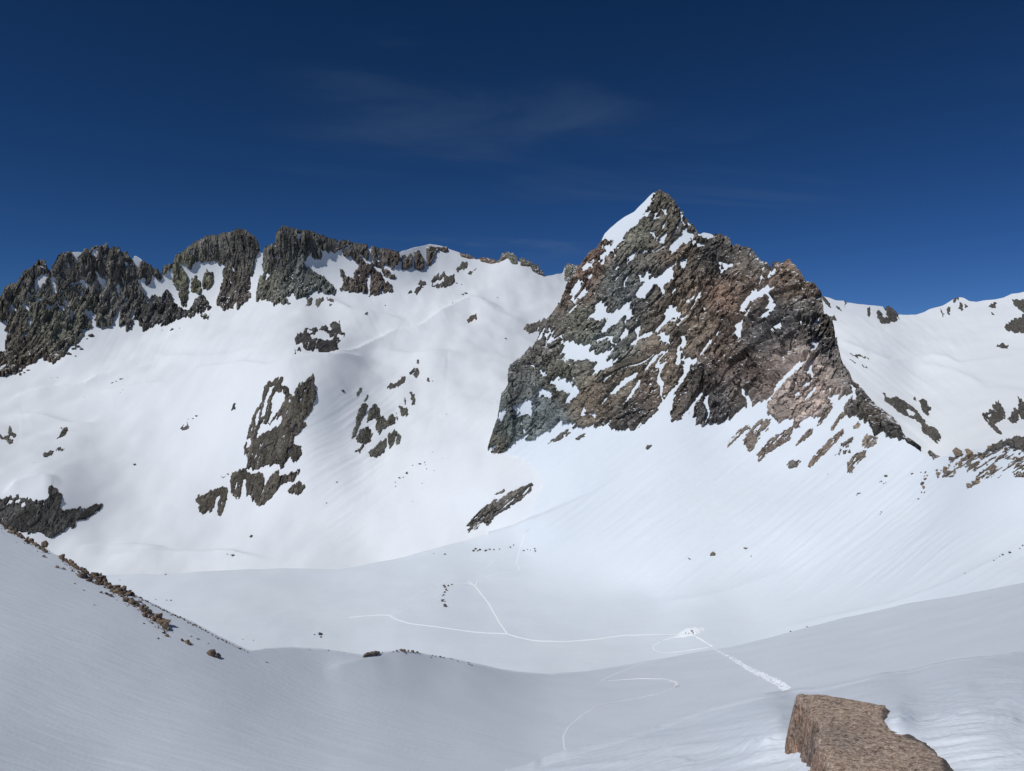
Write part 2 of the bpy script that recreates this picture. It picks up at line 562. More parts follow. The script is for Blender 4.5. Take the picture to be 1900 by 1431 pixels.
PTS_FAR = [
    (-120, 1080, 770), (-120, 1000, 820), (-120, 910, 850), (-120, 800, 1010), (-120, 700, 1200), (-120, 660, 1230), (-120, 560, 1290),
    (100, 1075, 790), (100, 1000, 850), (100, 915, 885), (100, 800, 1060), (100, 710, 1240), (100, 670, 1290), (100, 480, 1390), (20, 600, 1310), (20, 700, 1240),
    (200, 1090, 770), (190, 600, 1390), (190, 450, 1450),
    (300, 1085, 780), (300, 950, 930), (300, 800, 1090), (300, 710, 1220), (300, 650, 1350), (300, 590, 1450), (300, 500, 1500),
    (430, 570, 1480), (430, 430, 1550),
    (500, 1090, 780), (500, 1050, 830), (480, 930, 950), (520, 700, 1075), (540, 660, 1150), (500, 600, 1370), (520, 560, 1470), (530, 420, 1550),
    (620, 545, 1550), (620, 440, 1620),
    (620, 900, 965), (620, 780, 1050), (620, 690, 1130), (620, 640, 1260), (600, 600, 1400),
    (700, 1085, 800), (700, 1045, 850), (700, 950, 930), (700, 850, 1025), (700, 750, 1130), (700, 690, 1230), (700, 650, 1340), (700, 600, 1480), (700, 545, 1590), (740, 465, 1690),
    (800, 460, 1800), (800, 520, 1700), (800, 600, 1500), (800, 680, 1270), (800, 780, 1100), (800, 900, 950),
    (900, 1050, 800), (900, 990, 858), (900, 900, 896), (900, 840, 965), (900, 750, 1130), (900, 650, 1370), (900, 600, 1520), (900, 550, 1690), (900, 485, 1860),
    (960, 480, 1870), (1000, 650, 1440), (1040, 515, 1900), (1040, 600, 1620), (1040, 700, 1350), (1040, 900, 893), (1000, 955, 856), (960, 900, 890), (960, 850, 935), (1150, 520, 1950), (1200, 700, 1400), (1200, 900, 1100)]

LIPS_FAR = [
    (z1([(0, 1330), (130, 1270), (330, 1230), (480, 1215), (560, 1195), (640, 1145), (760, 1110), (930, 1080), (1080, 1020)]), 5.0, 14, 3),
    (z1([(560, 1215), (640, 1225), (760, 1242), (900, 1230), (1100, 1200), (1300, 1110), (1620, 1050), (1860, 1090)]), 5.0, 14, 3),
    (z6([(0, 400), (150, 372), (300, 385), (430, 415), (560, 440), (700, 450), (860, 438)]), 4.0, 14, 3),
    (z6([(0, 1030), (130, 930), (300, 880), (420, 880), (500, 905)]), 4.0, 18, 3),
    (z2([(220, 970), (250, 920), (330, 910), (470, 905), (650, 850), (760, 815), (880, 760), (1000, 735), (1120, 660), (1210, 600), (1300, 555), (1400, 580), (1500, 620), (1650, 635), (1760, 600)]), 7.0, 16, 3),
    (z2([(420, 520), (520, 580), (600, 625), (720, 650), (820, 660), (910, 680), (960, 710)]), 6.0, 12, 4),
    (z2([(700, 870), (850, 880), (960, 890), (1100, 885), (1170, 875), (1250, 900)]), 4.0, 14, 3),
    (z7([(450, 60), (560, 85), (640, 60), (740, 30), (900, 20), (1020, 35), (1200, 20), (1320, 50), (1400, 90)]), 3.5, 12, 3),
    (z8([(400, 190), (560, 170), (760, 162), (900, 175), (1000, 195)]), 3.0, 14, 3),
    (z8([(440, 252), (640, 235), (840, 212), (1050, 196), (1300, 205), (1450, 235), (1560, 258)]), 4.5, 14, 3),
    (z2([(1330, 560), (1450, 640), (1560, 680), (1650, 660)]), 3.0, 16, 5),
    (z1([(900, 960), (1100, 1000), (1300, 1010), (1500, 990), (1700, 950), (1860, 870)]), 3.0, 18, 6),
]
LIPS_FAR = [(l, A * 1.5, w1 * 1.6, w2 * 1.3) for l, A, w1, w2 in LIPS_FAR]
PTS_FAR += [(300, 1030, 856), (400, 1035, 852), (200, 1040, 838)]
FAR = Sheet(PTS_FAR, CRAG_SKY, lips=LIPS_FAR, und=[((120, 170, 400), 11.0, 11), ((40, 70, 200), 1.4, 14)], lam=2e-3,
            streak=[(33, 160, 7, 1.6, 21, (560, 720, 1100, 1010, 60)), (-60, 120, 8, 0.7, 22, (640, 500, 900, 640, 40)), (62, 120, 9, 0.8, 23, (150, 580, 520, 680, 40))])

# ---- middle: basin floor, fan and the great peak
PEAK_TOP = y1([(-1700, 420), (-760, 330), (-300, 322), (90, 300), (400, 290), (700, 293), (1000, 241), (1250, 171), (1480, 106), (1534, 92)])
PEAK_TOP += z5([(82, 838), (100, 795), (120, 735), (142, 655), (166, 600), (167, 540), (180, 462), (205, 440), (230, 395), (236, 275), (262, 265), (290, 240), (330, 205), (372, 158), (384, 165), (396, 140), (422, 80), (440, 40)])
PEAK_TOP += z3([(452, 950), (480, 912), (520, 860), (545, 825), (565, 790), (592, 745), (615, 685), (640, 640), (672, 600), (700, 555), (730, 515), (760, 475), (790, 440), (820, 395), (838, 365), (860, 342), (900, 302), (950, 258), (1000, 222),
    (1060, 190), (1090, 158), (1130, 120), (1165, 82), (1190, 45), (1215, 48), (1240, 62), (1290, 76), (1330, 120), (1360, 160), (1382, 195), (1405, 240), (1448, 278), (1470, 322), (1500, 330), (1520, 325), (1560, 332), (1590, 342),
    (1612, 346), (1640, 334), (1660, 352), (1698, 358), (1706, 412), (1740, 408), (1800, 420), (1842, 434)])
PEAK_TOP += z4([(215, 48), (240, 45), (285, 60), (305, 95), (330, 130), (360, 138), (385, 158), (398, 145), (420, 140), (445, 152), (470, 132), (490, 122), (508, 142), (535, 170), (558, 205), (574, 240), (582, 252), (600, 252), (622, 258), (668, 310),
    (676, 430), (712, 455), (735, 500), (742, 575), (768, 635), (782, 692), (818, 735), (842, 792), (880, 818), (925, 872), (968, 930), (1012, 960), (1062, 1000), (1108, 1050), (1140, 1110), (1182, 1130), (1222, 1160), (1288, 1188),
    (1320, 1208), (1370, 1206), (1395, 1182), (1450, 1174), (1520, 1172), (1580, 1165), (1640, 1135), (1740, 1118), (1800, 1105), (2100, 1060), (2500, 1020)])

PTS_PEAK = [
    (-150, 1090, 745), (-150, 1200, 560), (50, 1080, 728), (200, 1062, 750), (200, 1150, 600), (300, 1120, 640), (300, 1220, 500), (460, 1200, 520), (460, 1070, 733), (600, 1100, 690), (640, 1058, 774), (740, 1205, 515), (740, 1300, 430), (825, 1110, 650), (880, 1080, 712),
    (975, 1022, 790), (887, 994, 838), (820, 1013, 822), (730, 1040, 805), (1000, 955, 815), (1000, 1250, 452), (1000, 1320, 390), (1283, 1178, 512), (1283, 1260, 440), (1100, 1100, 640), (1220, 1120, 600), (1400, 1150, 530),
    (500, 1290, 430), (1500, 1100, 540), (1500, 1165, 480), (1500, 1250, 420), (1700, 1050, 475), (1700, 1130, 430), (1700, 1220, 380), (1900, 1000, 425), (1900, 1090, 380), (1900, 1180, 340), (2000, 1000, 415), (2000, 1150, 340),
    (1200, 1050, 640), (1180, 950, 705), (1180, 870, 765), (1180, 795, 815), (1080, 1010, 720), (1060, 900, 838), (1320, 1030, 622), (1400, 950, 650), (1450, 870, 690), (1350, 785, 775), (1260, 765, 800),
    (1550, 800, 685), (1640, 812, 635), (1740, 852, 570), (1820, 835, 522), (1900, 815, 482), (2000, 800, 460), (1600, 900, 602), (1700, 950, 540), (1800, 900, 500), (1500, 1000, 592),
    (1215, 358, 1060), (1130, 440, 1055), (1080, 500, 1045), (1030, 600, 1015), (950, 685, 985), (905, 838, 962), (915, 985, 836), (920, 930, 900), (920, 890, 930), (1000, 900, 880), (985, 815, 940), (1000, 770, 945), (1050, 740, 918), (1100, 700, 900),
    (1100, 600, 965), (1150, 600, 955), (1200, 500, 1005), (1300, 450, 1005), (1300, 600, 905), (1250, 700, 850), (1400, 600, 865), (1380, 470, 985), (1470, 490, 905), (1450, 560, 850), (1400, 700, 790), (1500, 620, 785), (1520, 545, 845),
    (1560, 645, 775), (1600, 725, 708), (1500, 690, 745), (1480, 750, 725), (1430, 785, 735), (905, 760, 965), (880, 700, 1020), (1700, 700, 640), (1650, 500, 820)]

LIPS_PEAK = [
    (y2([(640, 500), (790, 492), (1000, 462), (1150, 430), (1400, 350), (1641, 250)]), 1.6, 26, 10),
    (z5([(60, 1290), (200, 1000), (420, 800), (560, 760)]), 0.0, 6, 3),
    (y4([(0, 1190), (300, 1090), (700, 1010), (1000, 940), (1400, 790), (1660, 650), (1860, 545)]), 1.2, 16, 4),
    (y1([(1200, 420), (1400, 370), (1600, 340), (1823, 330)]), 1.8, 22, 14),
    (y1([(0, 640), (300, 560), (700, 470), (1000, 450), (1250, 400)]), 1.5, 30, 16),
]
JUMPS_PEAK = [(y1([(700, 293), (1000, 241), (1250, 171), (1480, 106), (1650, 54), (1850, -20), (2050, -110), (2250, -200)]), 0.045, 60)]
PEAK = Sheet(PTS_PEAK, PEAK_TOP, lips=LIPS_PEAK, jumps=JUMPS_PEAK, und=[((80, 110, 400), 2.2, 31), ((25, 45, 200), 0.45, 34)], lam=1e-3,
             streak=[(36, 260, 7, 2.6, 41, (900, 800, 1420, 990, 45)), (40, 220, 9, 1.7, 42, (1150, 830, 1750, 1080, 60)), (33, 300, 10, 0.55, 43, (1400, 950, 1960, 1120, 60)),
                     (4, 160, 5, 0.22, 44, (500, 1080, 1300, 1240, 50))])

# ---- far right snow ridge
RIDGE_TOP = [(1440, 520)] + y8([(-60, 1010), (20, 1060), (60, 1055), (120, 1040), (180, 1052), (240, 1075), (310, 1080), (330, 1095), (430, 1112), (500, 1118), (560, 1125), (640, 1135), (690, 1132), (705, 1120), (725, 1135), (752, 1165), (775, 1180), (785, 1200),
    (860, 1208), (950, 1205), (1010, 1190), (1100, 1155), (1180, 1130), (1240, 1100), (1280, 1075), (1335, 1058), (1370, 1065), (1420, 1090), (1480, 1095), (1550, 1080), (1640, 1070), (1720, 1055), (1790, 1020), (1850, 1015), (1900, 1003), (2100, 970), (2400, 930)])
PTS_RIDGE = [(1450, 560, 1450), (1530, 553, 1480), (1600, 565, 1490), (1660, 583, 1480), (1750, 563, 1500), (1840, 556, 1450), (1900, 543, 1400), (2000, 520, 1350), (1700, 625, 1320), (1700, 690, 1170), (1740, 840, 890),
    (1850, 620, 1240), (1850, 700, 1060), (1850, 820, 800), (1600, 700, 1130), (1600, 790, 960), (1520, 620, 1340), (1700, 930, 760), (1900, 930, 640), (2000, 700, 1000), (2000, 900, 640), (1500, 800, 950), (1640, 640, 1250), (1780, 660, 1190), (1780, 760, 980)]
LIPS_RIDGE = [(z4([(830, 560), (950, 640), (1050, 690), (1150, 680), (1280, 665), (1360, 680), (1430, 710), (1560, 690), (1680, 665), (1789, 700)]), 5.0, 14, 4),
    (z4([(1150, 720), (1270, 720), (1400, 750), (1500, 790), (1620, 860)]), 3.0, 12, 5), (z4([(760, 570), (850, 610), (950, 650)]), 4.0, 9, 4)]
RIDGE = Sheet(PTS_RIDGE, RIDGE_TOP, lips=LIPS_RIDGE, und=[((90, 120, 400), 3.5, 51), ((30, 50, 200), 0.6, 52)],
              streak=[(-38, 200, 9, 1.6, 53, (1500, 570, 1800, 860, 40)), (-60, 120, 9, 0.7, 54, (1600, 570, 1960, 660, 30))])

# ---- near slope falling from the pass into the basin
SLOPE_TOP = [(-520, 735)] + z8([(-700, -260), (-200, -80), (0, 32), (60, 70), (130, 110), (240, 165), (350, 230), (430, 285), (520, 325), (620, 378), (760, 438), (880, 495), (1000, 558), (1080, 590), (1200, 655), (1300, 705), (1395, 750)])
SLOPE_TOP += y1([(215, 752), (270, 742), (420, 735), (600, 745), (720, 765), (830, 788), (900, 768), (950, 764), (1050, 750), (1150, 765), (1300, 792), (1450, 822), (1600, 856), (1700, 872), (1823, 882)])
SLOPE_TOP += y2([(200, 885), (400, 868), (640, 830), (800, 800), (1000, 765), (1200, 735), (1400, 685), (1641, 620)])
SLOPE_TOP += y4([(650, 1030), (900, 975), (1100, 925), (1400, 880), (1860, 790), (2300, 700), (2700, 620)])
PTS_SLOPE = [(-150, 890, 191), (-60, 935, 185), (0, 970, 180), (120, 1040, 170), (200, 1085, 164), (300, 1135, 160), (400, 1180, 157), (460, 1207, 159), (538, 1202, 171), (640, 1205, 185), (740, 1208, 200), (870, 1231, 225),
    (1000, 1250, 265), (1150, 1240, 320), (1300, 1206, 385), (1500, 1160, 390), (1700, 1128, 370), (1900, 1085, 340), (2050, 1050, 325), (-150, 1431, 82), (-150, 1200, 112), (0, 1100, 140), (0, 1250, 111), (0, 1431, 89), (200, 1250, 123), (200, 1431, 97),
    (400, 1431, 104), (400, 1330, 121), (400, 1240, 142), (600, 1431, 113.5), (600, 1330, 140), (600, 1260, 164), (800, 1431, 122), (800, 1330, 161), (800, 1265, 195), (1000, 1431, 131), (1000, 1340, 185), (1000, 1290, 225),
    (1200, 1400, 135), (1200, 1300, 225), (1200, 1250, 295), (1400, 1330, 165), (1400, 1250, 260), (1400, 1200, 340), (1600, 1280, 168), (1600, 1200, 265), (1800, 1230, 155), (1800, 1150, 262), (1900, 1215, 142), (2050, 1250, 110),
    (0, 1540, 76), (400, 1540, 86), (800, 1540, 88), (1200, 1540, 84), (1600, 1540, 76), (2050, 1540, 58)]
JUMPS_SLOPE = []
LIPS_SLOPE = [(y1([(600, 870), (750, 835), (860, 805), (1000, 790)]), 0.5, 24, 12)]
SLOPE = Sheet(PTS_SLOPE, SLOPE_TOP, lips=LIPS_SLOPE, jumps=JUMPS_SLOPE, und=[((30, 45, 200), 0.35, 61), ((9, 16, 60), 0.07, 62)], lam=4e-2,
              streak=[(-14, 260, 7, 0.10, 63, (-200, 1150, 1300, 1500, 60)), (10, 300, 6, 0.18, 64, (1200, 1050, 2000, 1330, 40))])

# ---- snow shoulder of the pass itself, at the camera's feet
PASS_TOP = [(-600, 2100), (300, 1720), (600, 1570), (800, 1495), (980, 1431)] + y2([(150, 1390), (350, 1335), (600, 1268), (850, 1170), (1000, 1115), (1080, 1082), (1300, 1040), (1550, 992)]) + y3([(500, 382), (700, 335), (900, 290), (1100, 252), (1400, 195), (1900, 112)]) + [(2300, 1150), (2700, 1100)]
PTS_PASS = [(-600, 2100, 3.2), (300, 1720, 5.0), (600, 1570, 6.0), (980, 1431, 7.2), (1157, 1376, 8.2), (1315, 1315, 9.2), (1470, 1287, 9.8), (1681, 1250, 10.5), (1900, 1212, 11.5), (2300, 1150, 13), (2700, 1100, 14),
    (1200, 1431, 5.7), (1400, 1431, 4.95), (1460, 1400, 5.1), (1481, 1352, 5.5), (1445, 1328, 5.85), (1505, 1410, 4.8), (1535, 1431, 4.6), (1565, 1350, 5.35), (1600, 1400, 4.75), (1600, 1320, 5.5), (1480, 1500, 4.2), (1665, 1312, 5.0), (1700, 1345, 4.73), (1735, 1390, 4.41), (1775, 1431, 4.16), (1900, 1431, 4.05), (1900, 1320, 4.95), (1780, 1310, 5.0), (1780, 1280, 5.6), (1900, 1270, 5.8), (2300, 1431, 3.9), (1600, 1500, 3.95),
    (1000, 1800, 3.2), (1450, 1800, 2.6), (1900, 1800, 2.45), (2700, 1800, 2.4), (950, 2700, 1.25), (0, 2700, 1.5), (1900, 2700, 1.2), (2700, 2700, 1.2), (600, 1800, 3.8), (0, 2100, 3.1)]
LIPS_PASS = [
    (y2([(290, 1420), (420, 1400), (540, 1385), (620, 1365)]), 0.035, 10, 4), (y2([(700, 1335), (780, 1325), (860, 1312)]), 0.03, 9, 4), (y2([(820, 1385), (880, 1370), (940, 1385)]), 0.03, 8, 3),
    (y2([(1240, 1300), (1280, 1285), (1320, 1275)]), 0.022, 7, 3), (y2([(1330, 1310), (1370, 1290), (1410, 1275)]), 0.022, 7, 3), (y2([(860, 1305), (910, 1296), (960, 1290)]), 0.018, 6, 3),
    (y3([(1650, 282), (1700, 277), (1760, 272)]), 0.03, 5, 3), (y3([(1820, 248), (1870, 243), (1930, 240)]), 0.045, 6, 3), (y3([(1720, 352), (1790, 346), (1880, 350)]), 0.045, 6, 3), (y3([(1330, 380), (1420, 365), (1500, 358)]), 0.028, 5, 3),
    (y3([(1090, 415), (1160, 408), (1250, 404)]), 0.03, 5, 3), (y3([(1210, 470), (1300, 462), (1400, 460)]), 0.03, 6, 3), (y3([(1690, 580), (1740, 568), (1810, 585)]), 0.028, 8, 4), (y3([(1340, 562), (1380, 555), (1430, 562)]), 0.024, 8, 4),
    (y3([(1770, 455), (1830, 448), (1900, 452)]), 0.028, 5, 3), (y3([(1780, 305), (1850, 298), (1920, 296)]), 0.03, 5, 3), (y3([(1310, 335), (1430, 320), (1520, 312)]), 0.022, 6, 3), (y3([(0, 750), (30, 735), (60, 720)]), 0.03, 7, 3), (y3([(120, 745), (150, 725), (175, 710)]), 0.02, 7, 3),
    (y3([(60, 780), (100, 760), (140, 735)]), 0.02, 7, 3)]
def longer(lip):
    line, A, w1, w2 = lip
    mx_ = sum(p[0] for p in line) / len(line); my_ = sum(p[1] for p in line) / len(line)
    return [(mx_ + (x - mx_) * 2.4, my_ + (y - my_) * 1.7) for x, y in line], A * 0.75, w1 * 0.9, w2 * 0.8


LIPS_PASS = [longer(l) for l in LIPS_PASS]
PASS = Sheet(PTS_PASS, PASS_TOP, lips=LIPS_PASS, und=[((1.6, 2.4, 6), 0.05, 71), ((0.35, 0.6, 2), 0.010, 72)],
             streak=[(9, 240, 6, 0.016, 73, (900, 1180, 2400, 1480, 40)), (9, 500, 26, 0.025, 74, (900, 1180, 2400, 1520, 40))])


def ground(name, sh, px0, px1, st, bottom, rows, mat, back, pinch=1.0, lower=None, cut=None):
    cols = np.arange(px0, px1 + st, st)
    top = sh.topy(cols)
    if lower is not None: top = top + lower(cols)
    t = np.linspace(0, 1, rows) ** pinch
    py = np.maximum((bottom + (top.min() - bottom) * t)[:, None], top[None])
    px = np.broadcast_to(cols[None], py.shape)
    P = sh.base(px, py)
    P = np.concatenate([P] + [r[None] for r in back_rows(P[-1], back)], 0)
    keep = np.ones((P.shape[0] - 1, P.shape[1] - 1), bool)
    if cut:
        j = int((cut - px0) / st)
        i = int(np.argmax(py[:, j] <= top[j] + 0.01))
        keep[i:, j - 1:j + 2] = False
    return tag(grid_mesh(name, P, keep, mat, True), kind='structure')


def lower_far(c):
    # under the crags the snow stops a little short of the rock skyline
    rock = np.interp(c, [-100, 245, 250, 262, 268, 318, 325, 478, 482, 488, 495, 655, 735, 745, 770, 800, 830, 850, 925, 930, 1010, 1012, 1050, 1055, 1300],
                     [9, 9, 0, 0, 7, 7, 9, 9, 0, 0, 9, 5, 5, 0, 0, 0, 2, 3, 3, 6, 6, 0, 0, 4, 4])
    return rock


def lower_peak(c):
    return np.interp(c, [-400, 902, 906, 1115, 1122, 1205, 1222, 1255, 1262, 1300, 1305, 1322, 1330, 1735, 1745, 1755, 1765, 2400], [0, 0, 8, 8, 0, 0, 9, 9, 3, 3, 1, 1, 10, 10, 0, 0, 0, 0])


def lower_ridge(c):
    return np.interp(c, [1400, 1638, 1642, 1662, 1668, 2400], [0, 0, 8, 8, 0, 0])


ground('snow_terrain', FAR, -260, 1240, 2.6, 1115, 290, M_SNOW_FAR, [(6, 2), (30, 25), (150, 160), (420, 480)], lower=lower_far)
ground('basin_terrain', PEAK, -300, 2040, 2.6, 1330, 390, M_SNOW_MID, [(3, 1.5), (15, 14), (70, 70), (180, 200)], lower=lower_peak, cut=903.0)
ground('far_ridge_terrain', RIDGE, 1440, 2060, 2.6, 930, 170, M_SNOW_FAR, [(5, 1), (30, 18), (150, 140), (400, 420)], lower=lower_ridge)
ground('slope_terrain', SLOPE, -480, 2060, 3.2, 1540, 270, M_SNOW_SLOPE, [(1.5, 0.3), (6, 2.5), (20, 11), (60, 40)])
ground('pass_terrain', PASS, -600, 2700, 4.0, 2700, 330, M_SNOW_NEAR, [(0.3, 0.06), (1.2, 0.5), (5, 3.5), (25, 20), (70, 60)], pinch=0.45)

# ================================================================== BEDROCK
def tint_field(samples, px, py, pw=4.0):
    num = 0; den = 0
    for (x, y, c) in samples:
        w = 1.0 / ((px - x) ** 2 + (py - y) ** 2 + 400.0) ** (pw / 2)
        num = num + w[..., None] * np.array(c); den = den + w
    return num / den[..., None]


def pieces(keep):
    """the separate pieces of a face mask; crumbs are dropped"""
    lab = np.zeros(keep.shape, np.int32)
    n = 0
    out = []
    R, C_ = keep.shape
    for i, j in zip(*np.nonzero(keep)):
        if lab[i, j]: continue
        n += 1
        st_ = [(i, j)]; lab[i, j] = n; cnt = 0
        while st_:
            a, b = st_.pop(); cnt += 1
            for da in (-1, 0, 1):
                for db in (-1, 0, 1):
                    u, w = a + da, b + db
                    if 0 <= u < R and 0 <= w < C_ and keep[u, w] and not lab[u, w]:
                        lab[u, w] = n; st_.append((u, w))
        out.append((cnt, n))
    out.sort(reverse=True)
    tot = sum(c for c, _ in out)
    return [lab == k for c, k in out if c >= max(14, 0.004 * tot)][:60]


def rock(name, sh, rocks, snows, label, cat, mat, tint, relief, st=1.25, sky=False, edge=1.6, ragged=0.30, fleck=0.0, seed=0, jag=0.0, fang=None, sat=0.85, bed=None, xmin=-128, tooth=None, ribs=(), lines=None, group=None, deep=0.0, kind=None, back=((3, 1), (14, 12), (60, 60))):
    """bedrock standing proud of the snow inside traced outlines, dipping under it outside them"""
    al = np.concatenate([np.array(p) for p in rocks])
    x0, y0 = al.min(0) - 7; x1, y1 = al.max(0) + 7
    x0 = max(x0, xmin); x1 = min(x1, 2036)
    cols = np.arange(x0, x1 + st, st)
    ms = 0.6
    mx0, my0 = x0 - 12, y0 - 12
    nx, ny = int((x1 - mx0) / ms) + 24, int((y1 - my0) / ms) + 24
    m = raster(rocks, mx0, my0, nx, ny, ms)
    if snows: m &= ~(blur(raster(snows, mx0, my0, nx, ny, ms).astype(np.float32), 1) > 0.22)
    if sky:
        # carry the mask over the crest so the skyline stays solid
        tp = sh.topy(mx0 + (np.arange(nx) + 0.5) * ms)
        for i in range(nx):
            j = int(np.clip((tp[i] - my0) / ms + 2, 0, ny - 1)); m[:j, i] = m[j, i]
    mf = m.astype(np.float32)
    b1, b2 = blur(mf, 1), blur(mf, 5)
    if sky:
        top = sh.topy(cols)
        if jag:
            q = np.stack([cols / 5.0, cols * 0, cols * 0 + seed], -1); q2 = q * np.array([0.3, 1, 1])
            top = top + jag * (1.3 * facets(q * np.array([0.75, 1, 1]), 5) + 0.8 * noise3(q2, 6)) * sample(b1, mx0, my0, ms, cols, top + 2)
    else:
        top = np.maximum(sh.topy(cols), y0)
    rws = np.arange(y1, top.min() - st, -st)
    py = np.maximum(rws[:, None], top[None])
    px = np.broadcast_to(cols[None], py.shape)
    P = sh.base(px, py)
    N = normals(sh.smooth(px[::4, ::4], py[::4, ::4] + np.linspace(0.02, 0, len(px[::4]))[:, None]))
    N = np.repeat(np.repeat(N, 4, 0), 4, 1)[:px.shape[0], :px.shape[1]]
    N[..., 2] = np.clip(N[..., 2], 0.12, 0.75)
    # where the frame is clamped at the crest use the face just under it
    N /= np.linalg.norm(N, axis=-1)[..., None]
    wx, wy = px, py
    if tooth:
        # outlines broken into teeth and tongues along the grain of the rock
        ca_, sa_ = math.cos(math.radians(tooth[0])), math.sin(math.radians(tooth[0]))
        al_ = px * ca_ - py * sa_; ac_ = px * sa_ + py * ca_
        t_ = tooth[1] * (0.75 * noise3(np.stack([ac_ / 4.0, al_ / 26.0, np.full(px.shape, seed + 7.3)], -1), 96) + 0.6 * noise3(np.stack([ac_ / 9.0, al_ / 40.0, np.full(px.shape, seed + 2.7)], -1), 97)
                         + 0.35 * noise3(np.stack([ac_ / 2.2, al_ / 9.0, np.full(px.shape, seed + 4.1)], -1), 98))
        wq = np.stack([px / 5.0, py / 5.0, np.full(px.shape, seed + 9.9)], -1)
        wx = px + ca_ * t_ + 1.8 * noise3(wq, 88); wy = py - sa_ * t_ + 1.8 * noise3(wq + 5.5, 89)
        if sky:
            fade_ = sstep(0, 10, py - top[None])
            wx = px + (wx - px) * fade_; wy = py + (wy - py) * fade_
    a1, a2 = sample(b1, mx0, my0, ms, wx, wy), sample(b2, mx0, my0, ms, wx, wy)
    q = np.stack([px / 4.2, py / 4.2, np.full(px.shape, seed + 0.5)], -1)
    q3 = np.stack([(px + py) / 26.0, (px - py) / 9.0, np.full(px.shape, seed + 1.5)], -1)
    rag = 0.95 * fbm(q, 2, 90 + seed, 0.7) + 0.5 * noise3(q3, 93)
    e = np.clip((a1 - 0.53 + ragged * rag) * 2.6, -1, 1)
    rel = relief(P, px, py)
    for rl, A, wu, wd in ribs:
        # a rib: rises gently on one side, breaks off on the other
        sd_, al_ = poly_dist(px + 5 * noise3(q * 0.35, 71), py + 5 * noise3(q * 0.35 + 4, 72), rl)
        rel = rel + A * sstep(0, 0.15, al_) * sstep(0, 0.15, 1 - al_) * np.where(sd_ > 0, np.exp(-np.abs(sd_) / wu), np.exp(-np.abs(sd_) / wd))
    amp = sstep(0, 0.6, e) * (0.15 + 0.85 * sstep(0.50, 0.98, a2))
    off = np.where(e > 0, e * edge + amp * rel, e * 3.0)
    if fleck:
        f = fbm(np.stack([px / 5.0 + py / 14.0, py / 5.0 - px / 14.0, np.full(px.shape, seed + 3.1)], -1), 3, 95 + seed, 0.6)
        if fang is not None:
            ca_, sa_ = math.cos(math.radians(fang)), math.sin(math.radians(fang))
            f = fbm(np.stack([(px * ca_ - py * sa_) / 26.0, (px * sa_ + py * ca_) / 4.0, np.full(px.shape, seed + 3.1)], -1), 3, 95 + seed, 0.6)
        off = np.where((f > fleck), -1.5, off)
    if lines is not None:
        # snow caught in the open joints
        ca_, sa_ = math.cos(math.radians(lines[0])), math.sin(math.radians(lines[0]))
        la = P[..., 0] * ca_ + P[..., 2] * sa_; lc = -P[..., 0] * sa_ + P[..., 2] * ca_ + 4 * noise3(P / 35.0, 73)
        ln = np.abs(noise3(np.stack([la / 75, lc / 13, P[..., 1] / 60], -1), 74 + seed))
        gate = fbm(P / np.array([38.0, 60.0, 38.0]), 3, 75 + seed) + 0.10
        off = np.where((ln < lines[1] * np.clip(gate * 3, 0, 1)) & (off > 0), -1.2, off)
    if deep:
        off = off - deep
    if sky:
        near = sstep(0, 14, py - top[None])
        off = np.where(off > 0, off * (0.25 + 0.75 * near), off)
    if sky:
        zfix = near
    P = P + N * off[..., None]
    keepv = off > -1.2
    if sky:
        keepv &= True
        br = back_rows(P[-1], back)
        tint_rows = len(br)
        P = np.concatenate([P] + [r[None] for r in br], 0)
        keepv = np.concatenate([keepv] + [np.repeat(keepv[-1:], tint_rows, 0)], 0)
        ex = lambda a: np.concatenate([a, np.repeat(a[-1:], tint_rows, 0)], 0)
    else:
        ex = lambda a: a
    keep = keepv[:-1, :-1] | keepv[1:, :-1] | keepv[:-1, 1:] | keepv[1:, 1:]
    tf = 1.1 * tint_field(tint, px, py) if len(tint) > 1 else np.broadcast_to(np.array(tint[0][2], float), px.shape + (3,))
    P0 = P[:px.shape[0]]
    v = 1 + 0.30 * fbm(P0 / 45.0, 3, 120 + seed)
    if bed is not None:
        ca_, sa_ = math.cos(math.radians(bed)), math.sin(math.radians(bed))
        pc = np.stack([(P0[..., 0] * ca_ + P0[..., 2] * sa_) / 34, (-P0[..., 0] * sa_ + P0[..., 2] * ca_) / 10, P0[..., 1] / 40], -1)
        pc = pc + 0.25 * fbm(P0 / 12.0, 2, 130)[..., None]
        v = v * (0.62 + 0.76 * cellrand(pc, 131)) * (0.80 + 0.4 * cellrand(pc * 3.1, 132))
    lum = tf.mean(-1, keepdims=True)
    tf = ex((lum + (tf - lum) * sat) * v[..., None])
    comps = pieces(keep) if keep.sum() < 60000 else [keep]
    if len(comps) == 1:
        o = grid_mesh(name, P, comps[0], mat, False, {'tint': tf})
    else:
        o = bpy.data.objects.new(name, None)
        COL.objects.link(o)
        for c in comps:
            grid_mesh('ledge', P, c, mat, False, {'tint': tf}, parent=o)
    tag(o, label, cat, group, kind)
    return o


def cracks(p, seed):
    return np.clip(1 - np.abs(noise3(p, seed)) * 9, 0, 1)


